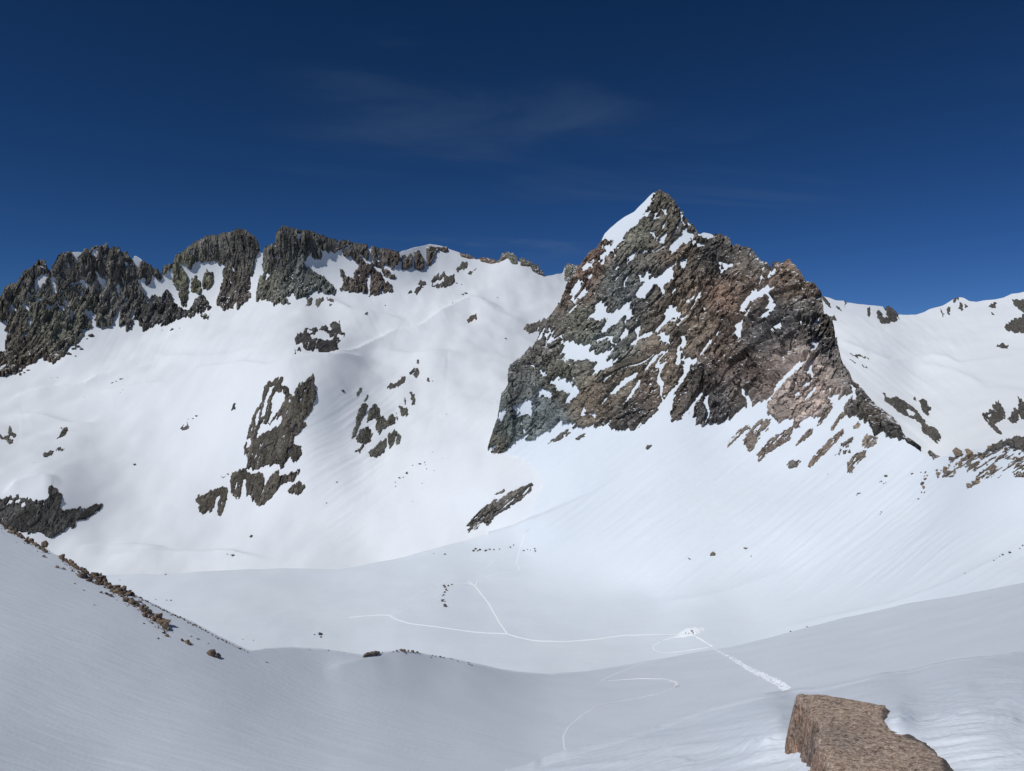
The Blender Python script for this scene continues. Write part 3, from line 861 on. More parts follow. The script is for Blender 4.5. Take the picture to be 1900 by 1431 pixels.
def rel_columns(s=1.0, seed=0):
    """upright ribs and chimneys"""
    def f(P, px, py):
        q = P / s
        x, y, z = q[..., 0], q[..., 1], q[..., 2]
        xw = x + 2.5 * noise3(np.stack([x / 40, y / 60, z / 45], -1), 199 + seed)
        r = ridged(np.stack([xw / 26, y / 60, z / 160], -1), 2, 200 + seed)
        k0 = facets(np.stack([xw / 15, y / 40, z / 70], -1), 240 + seed)
        k = facets(np.stack([xw / 6.5, y / 14, z / 40], -1), 220 + seed)
        k2 = facets(np.stack([xw / 3.0, y / 6, z / 15], -1), 230 + seed)
        k3 = facets(np.stack([xw / 1.7, y / 3, z / 3.6], -1), 235 + seed)
        cr = cracks(np.stack([xw / 13, y / 40, z / 80], -1), 245 + seed)
        return s * np.maximum(0.1, 7 * (r - 0.3) + 4.5 * k0 + 2.4 * k + 1.0 * k2 + 0.5 * k3 - 2.6 * cr + 1.5)
    return f


def rel_strata(s=1.0, ang=45, seed=0):
    """tilted beds"""
    ca, sa = math.cos(math.radians(ang)), math.sin(math.radians(ang))
    def f(P, px, py):
        q = P / s
        a = q[..., 0] * ca + q[..., 2] * sa
        c = -q[..., 0] * sa + q[..., 2] * ca
        y = q[..., 1]
        c = c + 5 * noise3(np.stack([a / 60, c / 40, y / 60], -1), 299 + seed)
        big = fbm(np.stack([a / 130, c / 50, y / 120], -1), 2, 300 + seed)
        k0 = facets(np.stack([a / 55, c / 17, y / 40], -1), 350 + seed)
        k = facets(np.stack([a / 24, c / 7, y / 16], -1), 320 + seed)
        k2 = facets(np.stack([a / 9, c / 3.4, y / 7], -1), 330 + seed)
        k3 = facets(np.stack([a / 3.4, c / 1.8, y / 3], -1), 340 + seed)
        cr = cracks(np.stack([a / 90, c / 14, y / 60], -1), 345 + seed)
        cr2 = cracks(np.stack([a / 14, c / 60, y / 60], -1), 346 + seed)
        return s * np.maximum(0.1, 8 * big + 3.6 * k0 + 2.4 * k + 1.0 * k2 + 0.5 * k3 - 3.0 * cr - 1.6 * cr2 + 2)
    return f


def scaled(fn, k):
    return lambda P, px, py: k * fn(P, px, py)


def rel_mixed(split, seed=0):
    """joint-bounded blocks on one side of the peak, tilted beds on the other"""
    A, B = rel_columns(1.0, seed), rel_strata(1.0, 46, seed)
    def f(P, px, py):
        w = sstep(split - 90, split + 90, px + 0.55 * (py - 600))
        return A(P, px, py) * (1 - w) * 0.75 + B(P, px, py) * w
    return f


OLIVE, GREY, DARK = (0.172, 0.168, 0.128), (0.180, 0.168, 0.144), (0.128, 0.118, 0.104)
BROWN, RUST, GREEN, BLACK = (0.190, 0.145, 0.104), (0.195, 0.122, 0.084), (0.148, 0.164, 0.148), (0.086, 0.081, 0.078)
PINK, TAN = (0.46, 0.36, 0.30), (0.30, 0.235, 0.18)

# ---- the crag wall
rock('rock_crag', FAR, [z1([(-360, 500), (1048, 180), (1060, 440), (1078, 470), (1080, 510), (1060, 525), (1035, 485), (1010, 480), (1000, 540), (965, 545), (970, 490), (940, 500), (915, 510), (900, 490), (930, 550), (960, 590), (975, 640), (962, 680), (1000, 620),
        (1030, 610), (1060, 640), (1080, 590), (1110, 580), (1140, 620), (1160, 660), (1200, 690), (1215, 715), (1240, 705), (1255, 745), (1190, 750), (1100, 790), (1040, 790), (990, 820), (960, 830), (925, 800), (925, 755), (880, 775), (870, 830),
        (840, 825), (830, 795), (790, 795), (790, 740), (800, 690), (850, 640), (850, 610), (800, 670), (770, 730), (745, 755), (755, 775), (720, 800), (690, 805), (660, 805), (625, 770), (640, 720), (600, 700), (565, 680), (560, 720), (610, 790),
        (610, 820), (560, 825), (540, 800), (560, 870), (520, 910), (460, 935), (440, 970), (430, 1000), (390, 1040), (350, 1055), (310, 1045), (275, 1015), (235, 1050), (200, 1070), (150, 1080), (140, 1140), (90, 1140), (30, 1150), (-360, 1150)])],
     [z1(p) for p in ([(-360, 800), (0, 775), (50, 755), (30, 820), (50, 850), (35, 900), (20, 980), (0, 1000), (-360, 1010)], [(480, 320), (500, 290), (540, 278), (545, 295), (515, 320), (510, 350), (485, 340)], [(610, 300), (650, 290), (640, 325), (610, 335)],
        [(850, 320), (895, 340), (945, 375), (915, 415), (890, 400), (860, 360)], [(232, 520), (270, 460), (315, 455), (320, 470), (280, 520), (235, 585)], [(335, 490), (370, 480), (365, 560), (380, 590), (345, 600), (350, 560)],
        [(640, 440), (660, 470), (690, 500), (715, 480), (685, 560), (650, 495)], [(530, 510), (575, 520), (580, 565), (550, 550)], [(90, 645), (75, 715), (58, 715), (75, 655)], [(225, 640), (260, 610), (295, 585), (270, 620), (240, 645)],
        [(420, 600), (450, 640), (455, 680), (435, 660)], [(470, 690), (490, 700), (480, 760), (465, 750)], [(150, 850), (190, 830), (170, 870), (155, 865)], [(495, 365), (515, 365), (510, 395), (500, 390)], [(450, 390), (465, 390), (460, 415), (450, 415)],
        [(305, 670), (325, 670), (320, 700), (308, 700)], [(770, 550), (792, 520), (797, 590), (785, 590)], [(825, 370), (850, 400), (855, 430), (835, 410)], [(190, 760), (205, 740), (200, 790), (188, 790)])],
     'jagged grey-green rock wall of upright buttresses and snow chutes at the skyline', 'crag', M_CRAG,
     [(20, 650, (0.154, 0.134, 0.102)), (60, 680, (0.166, 0.128, 0.096)), (100, 500, DARK), (190, 470, DARK), (100, 600, OLIVE), (230, 560, GREY), (280, 590, BLACK), (150, 620, OLIVE), (330, 580, BLACK)],
     rel_columns(0.85, 1), tooth=(84, 7), sky=True, jag=2.6, fleck=0.36, fang=-78, bed=88, lines=(86, 0.05), seed=1, edge=2.5)
rock('rock_tower', FAR, [z1([(1048, 180), (1100, 100), (1735, 60), (1728, 300), (1700, 340), (1690, 370), (1685, 440), (1660, 470), (1670, 510), (1660, 560), (1640, 570), (1670, 590), (1665, 625), (1600, 680), (1570, 690), (1570, 640), (1550, 660), (1550, 690), (1490, 705),
        (1435, 660), (1430, 650), (1450, 620), (1480, 500), (1480, 430), (1500, 390), (1450, 410), (1420, 360), (1380, 390), (1330, 390), (1280, 400), (1270, 440), (1240, 430), (1250, 380), (1190, 400), (1230, 440), (1250, 510), (1250, 590), (1245, 640), (1240, 690),
        (1200, 680), (1185, 600), (1190, 570), (1150, 555), (1145, 510), (1150, 430), (1135, 415), (1130, 460), (1100, 455), (1075, 470), (1062, 460)]),
        z1([(1270, 500), (1300, 465), (1330, 520), (1340, 590), (1300, 600), (1275, 590), (1265, 540)]), z1([(1345, 490), (1370, 430), (1410, 450), (1420, 510), (1400, 560), (1350, 570), (1340, 530)]),
        z1([(1260, 690), (1290, 650), (1310, 620), (1350, 615), (1380, 650), (1415, 685), (1350, 710), (1280, 755), (1258, 745), (1225, 715), (1250, 705)]), z1([(1325, 740), (1360, 725), (1400, 740), (1385, 755), (1330, 750)])],
     [z1(p) for p in ([(1265, 330), (1278, 318), (1275, 350), (1262, 355)], [(1540, 420), (1555, 420), (1552, 445), (1540, 440)], [(1485, 660), (1510, 640), (1500, 668)])],
     'blunt domed rock tower with snow ledges below its summit block', 'crag', M_CRAG,
     [(400, 440, GREY), (455, 450, DARK), (350, 530, (0.179, 0.173, 0.109)), (380, 540, (0.179, 0.173, 0.115)), (430, 550, (0.134, 0.115, 0.100)), (370, 570, BLACK)], rel_columns(0.8, 2), tooth=(84, 7), sky=True, jag=2.0, fleck=0.40, fang=-75, bed=88, lines=(86, 0.04), seed=2, edge=2.5)
rock('rock_wall', FAR, [z2([(84, 120), (160, 40), (700, 120), (886, 200), (890, 330), (880, 360), (845, 370), (805, 345), (790, 360), (830, 395), (870, 415), (860, 435), (815, 425), (790, 410), (800, 450), (860, 480), (850, 510), (800, 510), (785, 480), (770, 515), (735, 525),
        (690, 525), (650, 520), (560, 505), (530, 480), (515, 500), (505, 525), (460, 520), (395, 495), (350, 540), (280, 550), (265, 525), (205, 550), (255, 575), (200, 585), (140, 580), (105, 545), (45, 575), (50, 500), (70, 420), (95, 380), (82, 350), (88, 300)])],
     [z2(p) for p in ([(330, 345), (350, 310), (375, 300), (390, 315), (430, 310), (440, 290), (425, 250), (450, 280), (480, 270), (520, 290), (550, 260), (565, 300), (600, 310), (650, 350), (645, 375), (620, 395), (620, 430), (590, 430), (570, 410), (545, 375), (535, 400), (560, 460), (530, 480), (510, 490), (470, 455), (430, 410), (400, 405), (370, 390)],
        [(706, 230), (720, 230), (726, 330), (712, 330)], [(293, 150), (312, 150), (300, 205), (288, 205)], [(570, 250), (602, 220), (592, 250), (560, 262)], [(701, 420), (716, 400), (713, 520), (702, 520)], [(740, 350), (780, 380), (800, 410), (770, 400), (735, 365)],
        [(655, 300), (700, 330), (745, 345), (720, 350), (670, 330)], [(160, 290), (175, 280), (170, 310)], [(110, 390), (130, 400), (115, 440), (105, 430)], [(750, 300), (780, 310), (775, 325), (755, 318)], [(640, 405), (655, 400), (650, 425), (640, 425)])],
     'long flat-topped rock wall with a snow-filled hollow in its middle', 'crag', M_CRAG,
     [(500, 440, GREY), (490, 530, OLIVE), (560, 520, GREEN), (580, 545, (0.141, 0.154, 0.134)), (620, 440, DARK), (700, 470, DARK), (680, 520, (0.141, 0.109, 0.090)), (730, 480, (0.134, 0.102, 0.084))], rel_columns(0.8, 3), tooth=(84, 7), sky=True, jag=1.8, fleck=0.40, fang=-80, bed=86, lines=(86, 0.05), seed=3, edge=2.5)
rock('rock_buttress', FAR, [z2(p) for p in ([(900, 290), (928, 283), (903, 330), (893, 325)], [(905, 330), (935, 298), (960, 280), (968, 360), (940, 375), (905, 375)], [(975, 275), (1005, 265), (1030, 320), (1040, 365), (1010, 380), (978, 370)],
        [(1048, 258), (1070, 247), (1110, 252), (1170, 255), (1180, 285), (1150, 290), (1120, 270), (1100, 300), (1075, 350), (1050, 355), (1048, 300)])], [],
     'row of short brown buttresses under a rounded snow summit', 'outcrop', M_CRAG, [(800, 470, (0.141, 0.115, 0.092))], rel_columns(0.6, 4), edge=2, seed=4, fleck=0.5)
rock('rock_crest', FAR, [z2([(1240, 285), (1280, 292), (1340, 316), (1300, 322), (1250, 312)]), z2([(1345, 300), (1400, 300), (1470, 310), (1480, 335), (1430, 345), (1370, 335)]),
        z2([(1478, 332), (1485, 260), (1530, 250), (1600, 290), (1700, 340), (1750, 400), (1748, 424), (1700, 405), (1670, 385), (1660, 360), (1600, 355), (1585, 345), (1550, 345), (1530, 310)])], [z2([(1588, 305), (1600, 310), (1598, 355), (1588, 350)])],
     'low broken rock crest on the snow saddle', 'crag', M_CRAG, [(900, 480, RUST), (880, 480, RUST), (950, 475, OLIVE), (1000, 500, DARK)], rel_columns(0.5, 5), sky=True, jag=1.5, fleck=0.5, seed=5)
rock('rock_crag', FAR, [z2([(1858, 440), (1858, 320), (1960, 330), (1960, 470), (1880, 450)])], [], 'small grey rock knob at the snow saddle beside the pointed peak', 'crag', M_CRAG, [(1060, 500, OLIVE)], rel_columns(0.5, 6), sky=True, jag=1, seed=6)

far_outcrops = [
    ([z2(p) for p in ([(1235, 370), (1265, 335), (1295, 345), (1290, 375), (1250, 385)], [(1215, 385), (1240, 360), (1240, 395)], [(1280, 400), (1340, 380), (1350, 385), (1300, 410)], [(1075, 435), (1100, 395), (1125, 400), (1110, 430), (1150, 390), (1170, 420), (1215, 410), (1220, 440), (1190, 480), (1160, 495), (1130, 480), (1080, 470)])], [z2([(1085, 440), (1140, 430), (1150, 445), (1100, 460)])],
     'broken brown outcrop high below the rounded snow summit', DARK, 0.5),
    ([z2(p) for p in ([(1000, 450), (1020, 415), (1045, 440), (1050, 470), (1010, 480)], [(975, 510), (990, 475), (1030, 485), (990, 530)], [(935, 525), (955, 490), (970, 510), (945, 528)])], [], 'small stepped brown outcrop in the high snow cirque', DARK, 0.5),
    ([z2(p) for p in ([(275, 770), (290, 750), (330, 745), (330, 715), (400, 710), (415, 740), (430, 700), (460, 700), (470, 720), (490, 740), (480, 690), (530, 670), (545, 690), (540, 720), (572, 760), (560, 772), (535, 745), (520, 760), (545, 800), (520, 810), (540, 835), (510, 870), (480, 875), (440, 895), (405, 890), (415, 860), (370, 865), (340, 880), (320, 850), (315, 810), (285, 825), (275, 800)], [(270, 865), (300, 855), (312, 880), (280, 882)])],
     [z2([(365, 762), (420, 735), (470, 745), (500, 790), (470, 780), (430, 788), (390, 777)]), z2([(350, 725), (380, 722), (375, 740), (350, 742)])], 'blackish rounded outcrop with a snow cap on the upper snow bench', BLACK, 0.6),
    ([z2(p) for p in ([(345, 560), (385, 540), (375, 590), (350, 600)], [(395, 560), (440, 535), (447, 560), (410, 600), (400, 590)], [(450, 545), (500, 570), (515, 590), (480, 580)], [(468, 590), (495, 588), (482, 606)], [(330, 590), (350, 585), (335, 610)])], [], 'scattered grey rock steps at the foot of the flat-topped wall', GREY, 0.35),
    ([z2([(1288, 692), (1310, 660), (1345, 653), (1352, 676), (1300, 702)])], [], 'lone brown rock on the smooth snow below the saddle', (0.141, 0.109, 0.090), 0.4),
    ([z2([(1615, 740), (1640, 700), (1680, 690), (1740, 668), (1752, 690), (1720, 730), (1660, 755)])], [], 'snow-dusted grey ledges beside the left edge of the pointed peak', GREY, 0.35),
    ([z7(p) for p in ([(545, 215), (580, 175), (640, 160), (682, 152), (670, 190), (705, 210), (740, 270), (760, 260), (750, 230), (775, 210), (780, 185), (820, 180), (855, 160), (880, 125), (892, 160), (890, 200), (907, 280), (890, 310), (880, 350), (860, 400), (830, 430), (815, 450), (838, 490), (800, 520), (770, 545), (750, 570), (745, 620), (800, 640), (807, 690), (770, 745), (740, 740), (720, 700), (680, 755), (650, 760), (600, 745), (550, 755), (500, 770), (450, 755), (430, 740), (435, 700), (430, 640), (415, 665), (408, 630), (430, 560), (450, 470), (470, 400), (500, 345), (525, 320), (540, 260)],
        [(318, 850), (330, 780), (400, 770), (430, 745), (460, 790), (530, 790), (545, 840), (555, 880), (600, 810), (650, 790), (650, 830), (690, 820), (803, 778), (800, 800), (760, 850), (720, 870), (690, 870), (650, 910), (600, 960), (550, 1000), (500, 1017), (450, 960), (470, 930), (425, 940), (425, 830), (410, 830), (400, 880), (395, 940), (370, 955), (325, 930)],
        [(85, 970), (100, 935), (140, 940), (180, 910), (240, 890), (300, 875), (307, 900), (285, 1000), (260, 1060), (230, 1068), (225, 1020), (250, 940), (220, 960), (215, 1010), (190, 1050), (150, 1060), (95, 1040), (110, 1010), (85, 995)], [(705, 930), (740, 890), (780, 865), (820, 890), (827, 920), (790, 955), (760, 940), (720, 950)], [(240, 825), (310, 788), (318, 796), (280, 815)], [(650, 745), (680, 740), (690, 760), (655, 800)])],
     [z7(p) for p in ([(608, 260), (660, 238), (690, 260), (680, 300), (640, 370), (600, 425), (578, 455), (600, 380), (605, 320)], [(530, 460), (580, 460), (640, 430), (660, 393), (672, 420), (660, 460), (600, 490), (540, 510), (498, 548), (510, 500)], [(592, 205), (612, 210), (572, 290), (548, 400), (533, 400), (558, 300)], [(503, 380), (522, 345), (503, 450), (488, 460)], [(435, 560), (462, 540), (450, 600), (432, 620)], [(560, 270), (575, 262), (570, 285)], [(820, 228), (832, 225), (830, 240), (820, 240)])],
     'tall dark slabby outcrop with a snow strip inside it and a lower step', (0.125, 0.110, 0.087), 0.8),
    ([z7(p) for p in ([(1165, 430), (1215, 325), (1250, 340), (1240, 390), (1190, 480), (1160, 545), (1138, 552), (1150, 500), (1170, 470)], [(1250, 380), (1300, 335), (1330, 360), (1335, 410), (1390, 430), (1440, 420), (1440, 455), (1400, 480), (1350, 510), (1340, 545), (1320, 540), (1300, 490), (1310, 440), (1280, 440), (1240, 460), (1250, 420)], [(1170, 540), (1200, 490), (1260, 490), (1290, 530), (1270, 580), (1220, 605), (1190, 590)],
        [(1258, 650), (1310, 605), (1370, 562), (1380, 610), (1360, 660), (1310, 697), (1270, 697)], [(1375, 550), (1440, 493), (1477, 545), (1477, 590), (1450, 612), (1440, 580), (1400, 630)], [(1455, 343), (1520, 350), (1532, 400), (1510, 422), (1480, 400)], [(1500, 275), (1518, 330), (1505, 332)], [(1530, 263), (1572, 258), (1572, 340), (1545, 342), (1550, 300)], [(1440, 388), (1463, 420), (1455, 455)], [(1163, 645), (1225, 605), (1210, 640), (1190, 670)], [(1215, 325), (1260, 245), (1250, 300)], [(1380, 420), (1420, 400), (1430, 430)])], [],
     'cluster of olive slabs split by snow beside the tall dark outcrop', (0.125, 0.122, 0.100), 0.6),
    ([z7(p) for p in ([(1378, 232), (1400, 190), (1430, 210), (1470, 180), (1487, 138), (1502, 170), (1502, 212), (1460, 222), (1410, 242)], [(1528, 130), (1560, 108), (1602, 98), (1597, 150), (1570, 167), (1535, 152)], [(1583, 55), (1595, 38), (1605, 65), (1592, 80)])], [], 'row of dark brown knobs on the snow roll above the olive slabs', DARK, 0.5),
    ([z7([(1648, 172), (1665, 152), (1673, 185), (1655, 190)])], [], 'tiny dark rock just right of the row of brown knobs', DARK, 0.3),
    ([z7([(1172, 258), (1212, 212), (1207, 250), (1180, 288)])], [], 'narrow leaf-shaped rock above the olive slabs', DARK, 0.3),
    ([z7([(1066, 248), (1090, 247), (1098, 258), (1083, 268)])], [], 'tiny rock on clean snow between the two large outcrops', DARK, 0.3),
    ([z7([(330, 380), (345, 350), (362, 345), (358, 370), (340, 388)])], [], 'small streaky rock on open snow left of the tall dark outcrop', DARK, 0.3),
    ([z6(p) for p in ([(-130, 1020), (0, 1045), (60, 1038), (110, 1045), (150, 998), (147, 1045), (190, 1040), (260, 1070), (320, 1060), (375, 1050), (378, 958), (400, 956), (440, 968), (475, 1000), (487, 1040), (465, 1110), (500, 1130), (550, 1110), (600, 1100), (670, 1090), (720, 1065), (790, 1043), (805, 1055), (780, 1095), (700, 1160), (640, 1190), (585, 1205), (590, 1245), (560, 1270), (545, 1250), (500, 1290), (420, 1340), (380, 1352), (330, 1322), (290, 1312), (250, 1318), (-130, 1250)],)],
     [z6([(170, 1085), (195, 1080), (185, 1120), (172, 1110)]), z6([(60, 1075), (100, 1055), (80, 1085), (40, 1100)]), z6([(120, 1060), (165, 1058), (130, 1085)])], 'broad dark cliff band with a pale ribbed slab above the boulder strip', (0.100, 0.095, 0.087), 0.6),
    ([z6([(-20, 540), (30, 560), (70, 545), (58, 525), (75, 462), (92, 490), (92, 518), (127, 525), (127, 547), (102, 556), (102, 600), (75, 620), (50, 590), (-20, 570)])], [z6([(78, 552), (100, 556), (95, 570), (80, 566)])], 'dark three-lobed rock with a small snow hole', DARK, 0.4),
    ([z6([(437, 580), (470, 530), (500, 490), (542, 484), (515, 530), (470, 560)]), z6([(458, 497), (492, 478), (480, 498)])], [], 'slanting wedge of dark rock, upper of a pair on open snow', DARK, 0.35),
    ([z6([(322, 714), (350, 680), (400, 648), (422, 660), (405, 690), (360, 714)]), z6([(428, 657), (470, 632), (508, 655), (460, 668)]), z6([(438, 710), (452, 700), (466, 705), (450, 714)])], [], 'flat dark rock like a fish, lower of a pair on open snow', DARK, 0.35),
    ([z6([(1412, 490), (1430, 450), (1478, 458), (1478, 490), (1440, 510)])], [z6([(1428, 472), (1448, 458), (1460, 470), (1440, 485)])], 'small round dark rock with snow in its middle', DARK, 0.3),
    ([z5([(-45, 1370), (-40, 1310), (0, 1260), (60, 1200), (130, 1150), (200, 1130), (240, 1100), (300, 1070), (385, 1045), (388, 1080), (330, 1130), (280, 1170), (220, 1220), (170, 1240), (130, 1280), (75, 1355), (60, 1310), (20, 1350)]), z5([(135, 1115), (200, 1085), (215, 1100), (150, 1125)])], [], 'streaked slanting rib of grey rock under the pointed peak', (0.166, 0.151, 0.128), 0.45),
]
for k, (r, s, lab, c, sc_) in enumerate(far_outcrops):
    right = 'streaked slanting' in lab
    rock('rock_outcrop', PEAK if False else FAR, r, s, lab, 'outcrop', M_OUTCROP, [(0, 0, c)],
         (rel_strata(0.35, 42, 30) if right else scaled(rel_columns(sc_ * 0.9, 10 + k), 0.42)), st=1.2, seed=10 + k, edge=1.0, fleck=(0.16 if right else 0.34), ragged=0.5, fang=40 if right else 72, bed=42 if right else 82, tooth=(40, 8) if right else (70, 6 if len(r) > 1 else 4))

# ---- the pointed peak
peak_outline = z5([(62, 838), (100, 832), (130, 800), (145, 878), (165, 890), (195, 850), (235, 845), (245, 800), (300, 808), (380, 800), (440, 745), (520, 705), (575, 640), (600, 662), (640, 662), (700, 690), (750, 680), (790, 670), (830, 685), (880, 660), (940, 605), (922, 655), (915, 672), (930, 700),
    (1000, 705), (1050, 712), (1100, 690), (1180, 620), (1240, 560), (1315, 480), (1325, 540), (1308, 620), (1330, 666), (1362, 650), (1380, 610), (1440, 588), (1465, 600), (1490, 660), (1520, 680), (1590, 675), (1700, 640)])
peak_outline += z4([(195, 975), (215, 965), (235, 945), (275, 940), (330, 905), (430, 1022), (510, 1010), (560, 1010), (625, 995), (660, 990), (730, 940), (748, 955), (790, 955), (800, 965), (820, 992), (900, 990), (922, 1020), (960, 1080), (1000, 1102), (1060, 1100), (1100, 1115), (1180, 1140), (1250, 1172), (1312, 1214),
    (1330, 1100), (1100, 500), (900, -100), (400, -100), (100, -250)])
peak_outline += [(1215, 250), (1000, 300), (880, 600), (880, 830)]
peak_snow = [z3(p) for p in (
    [(700, 420), (850, 325), (900, 280), (1000, 200), (1060, 160), (1100, 120), (1190, 20), (1196, 52), (1198, 100), (1165, 140), (1130, 190), (1100, 240), (1072, 285), (1030, 300), (1000, 350), (985, 395), (930, 418), (905, 378), (870, 362), (845, 385), (800, 445), (785, 440), (815, 395), (825, 380)],
    [(860, 420), (945, 412), (900, 480), (870, 472)], [(1118, 215), (1168, 182), (1142, 232), (1120, 238)], [(1183, 215), (1227, 218), (1217, 240), (1190, 248)], [(1238, 163), (1292, 190), (1282, 207), (1250, 187)], [(1223, 307), (1262, 268), (1267, 290), (1235, 310)],
    [(1363, 188), (1387, 220), (1392, 268), (1370, 243)], [(1393, 248), (1437, 270), (1427, 292), (1400, 277)], [(1300, 410), (1340, 375), (1390, 328), (1457, 323), (1432, 380), (1390, 397), (1360, 427), (1320, 462), (1298, 440)], [(1420, 400), (1460, 385), (1542, 410), (1500, 442), (1480, 422), (1440, 417)],
    [(1478, 347), (1530, 300), (1590, 320), (1582, 382), (1540, 377), (1500, 357)], [(1348, 530), (1380, 513), (1422, 530), (1417, 562), (1380, 567)],
    [(1340, 513), (1332, 590), (1270, 692), (1240, 702), (1190, 702), (1110, 787), (1078, 772), (1068, 750), (1100, 690), (1140, 650), (1110, 637), (1078, 642), (1068, 625), (1140, 628), (1123, 578), (1162, 600), (1180, 623), (1220, 628), (1270, 578), (1310, 558)],
    [(718, 947), (770, 880), (810, 850), (788, 815), (840, 798), (882, 800), (882, 860), (910, 868), (960, 838), (1020, 788), (1052, 830), (1000, 872), (960, 922), (900, 962), (860, 1002), (828, 1012), (870, 950), (880, 900), (850, 912), (780, 912)],
    [(998, 902), (1050, 848), (1067, 880), (1030, 902), (1005, 927)],
    [(548, 1050), (590, 1070), (610, 1050), (680, 1048), (700, 1070), (740, 1058), (767, 1080), (772, 1120), (830, 1130), (880, 1118), (932, 1088), (900, 1142), (860, 1200), (940, 1178), (962, 1148), (942, 1192), (880, 1232), (800, 1282), (788, 1250), (800, 1190), (760, 1172), (700, 1197), (660, 1182), (598, 1212), (598, 1130), (570, 1082)],
    [(508, 1322), (560, 1298), (600, 1308), (650, 1308), (722, 1370), (690, 1412), (640, 1462), (590, 1462), (630, 1410), (560, 1372)], [(408, 1402), (460, 1368), (500, 1380), (552, 1400), (500, 1422), (440, 1412)],
    [(640, 792), (660, 700), (700, 633), (722, 640), (700, 702), (665, 772)], [(618, 872), (640, 838), (682, 808), (682, 830), (640, 867)], [(703, 572), (740, 543), (812, 513), (770, 557), (735, 582)],
    [(1250, 882), (1310, 798), (1332, 830), (1352, 830), (1372, 890), (1330, 902), (1290, 907), (1270, 912)], [(1333, 952), (1415, 872), (1480, 768), (1515, 695), (1520, 700), (1490, 768), (1432, 870), (1382, 912), (1345, 962)], [(1483, 762), (1532, 733), (1500, 767)],
    [(1540, 657), (1640, 592), (1600, 562), (1610, 543), (1652, 580), (1722, 528), (1727, 547), (1640, 612), (1560, 657)], [(1008, 1107), (1060, 1050), (1120, 1008), (1192, 973), (1202, 1000), (1180, 1007), (1120, 1032), (1060, 1072)], [(1200, 1010), (1260, 993), (1302, 1015), (1302, 1062), (1260, 1052), (1230, 1042)],
    [(1128, 1252), (1180, 1168), (1240, 1098), (1287, 1135), (1230, 1132), (1180, 1202), (1140, 1252)], [(1328, 1088), (1362, 1108), (1400, 1168), (1478, 1178), (1472, 1217), (1420, 1232), (1402, 1282), (1370, 1342), (1310, 1412), (1250, 1470), (1230, 1480), (1290, 1400), (1350, 1338), (1388, 1250), (1378, 1190), (1350, 1152)],
    [(898, 1402), (940, 1358), (1000, 1298), (1050, 1278), (1082, 1258), (1072, 1302), (1000, 1332), (960, 1372), (910, 1412)], [(958, 1052), (1000, 968), (1027, 963), (1012, 1022), (960, 1062)], [(888, 1032), (930, 998), (922, 1032)], [(1063, 987), (1100, 963), (1107, 990), (1080, 1002)],
    [(820, 500), (865, 470), (880, 500), (855, 560), (845, 545), (860, 505), (830, 520)], [(1010, 500), (1070, 465), (1060, 500), (1020, 525)], [(1180, 360), (1220, 370), (1275, 340), (1270, 395), (1245, 385), (1200, 378)], [(1140, 320), (1160, 325), (1190, 360), (1175, 358)], [(1590, 545), (1620, 550), (1610, 575), (1590, 570)],
    [(1130, 440), (1180, 428), (1185, 448), (1140, 450)], [(740, 720), (770, 695), (765, 712), (740, 740)], [(1290, 640), (1350, 625), (1345, 640), (1300, 655)], [(1400, 785), (1460, 745), (1462, 762), (1410, 800)], [(1180, 850), (1215, 825), (1225, 850), (1195, 865)], [(480, 1075), (515, 1020), (500, 960), (512, 950), (525, 1010), (535, 1040), (510, 1040), (485, 1085)],
    [(380, 1090), (440, 1000), (450, 970), (485, 985), (470, 1010), (430, 1040), (410, 1080)], [(690, 770), (735, 690), (745, 700), (705, 775)], [(1555, 1080), (1640, 960), (1650, 955), (1580, 1050), (1560, 1090)], [(1630, 1215), (1660, 1145), (1690, 1140), (1660, 1190), (1640, 1218)], [(1490, 1150), (1545, 1085), (1560, 1040), (1575, 1045), (1555, 1090), (1505, 1155)],
    [(1735, 940), (1780, 920), (1790, 940), (1760, 980), (1750, 1010), (1738, 990)], [(1770, 840), (1800, 790), (1850, 730), (1870, 720), (1830, 780), (1785, 865), (1770, 870)])]
peak_snow += [z4(p) for p in (
    [(218, 392), (240, 350), (290, 300), (400, 272), (435, 290), (422, 322), (370, 352), (362, 322), (320, 327), (270, 362), (235, 422)], [(298, 477), (340, 430), (400, 380), (438, 363), (427, 387), (400, 432), (370, 442), (330, 462)], [(193, 490), (240, 448), (280, 378), (302, 380), (262, 452), (232, 502), (232, 560), (210, 584), (193, 540)],
    [(523, 490), (560, 473), (597, 500), (592, 527), (560, 502)], [(623, 490), (635, 458), (662, 453), (652, 502), (630, 522)], [(413, 752), (450, 700), (463, 653), (503, 653), (470, 702), (430, 742)],
    [(280, 987), (350, 920), (400, 870), (418, 820), (470, 768), (540, 698), (584, 692), (547, 742), (482, 802), (432, 852), (382, 922), (310, 982), (220, 1062), (188, 1052)], [(188, 1042), (250, 958), (350, 822), (357, 830), (292, 922), (242, 992)],
    [(508, 882), (557, 848), (530, 888)], [(553, 832), (600, 798), (622, 783), (580, 832)], [(573, 897), (640, 818), (647, 830), (585, 898)], [(378, 162), (402, 150), (417, 190), (390, 228)], [(328, 187), (347, 178), (342, 262), (328, 262)], [(103, 712), (130, 663), (152, 653), (120, 702)],
    [(0, 642), (60, 568), (62, 590), (10, 642)], [(828, 808), (862, 818), (893, 912), (860, 912), (838, 852)], [(40, 252), (100, 203), (160, 138), (187, 150), (120, 202), (60, 247)], [(678, 808), (728, 882), (800, 892), (837, 863), (822, 912), (790, 952), (740, 962), (708, 900)], [(605, 540), (620, 545), (630, 575), (618, 570)],
    [(60, 120), (95, 150), (100, 180), (75, 170)], [(160, 560), (195, 520), (200, 530), (150, 590)], [(0, 870), (25, 840), (20, 870), (5, 885)])]
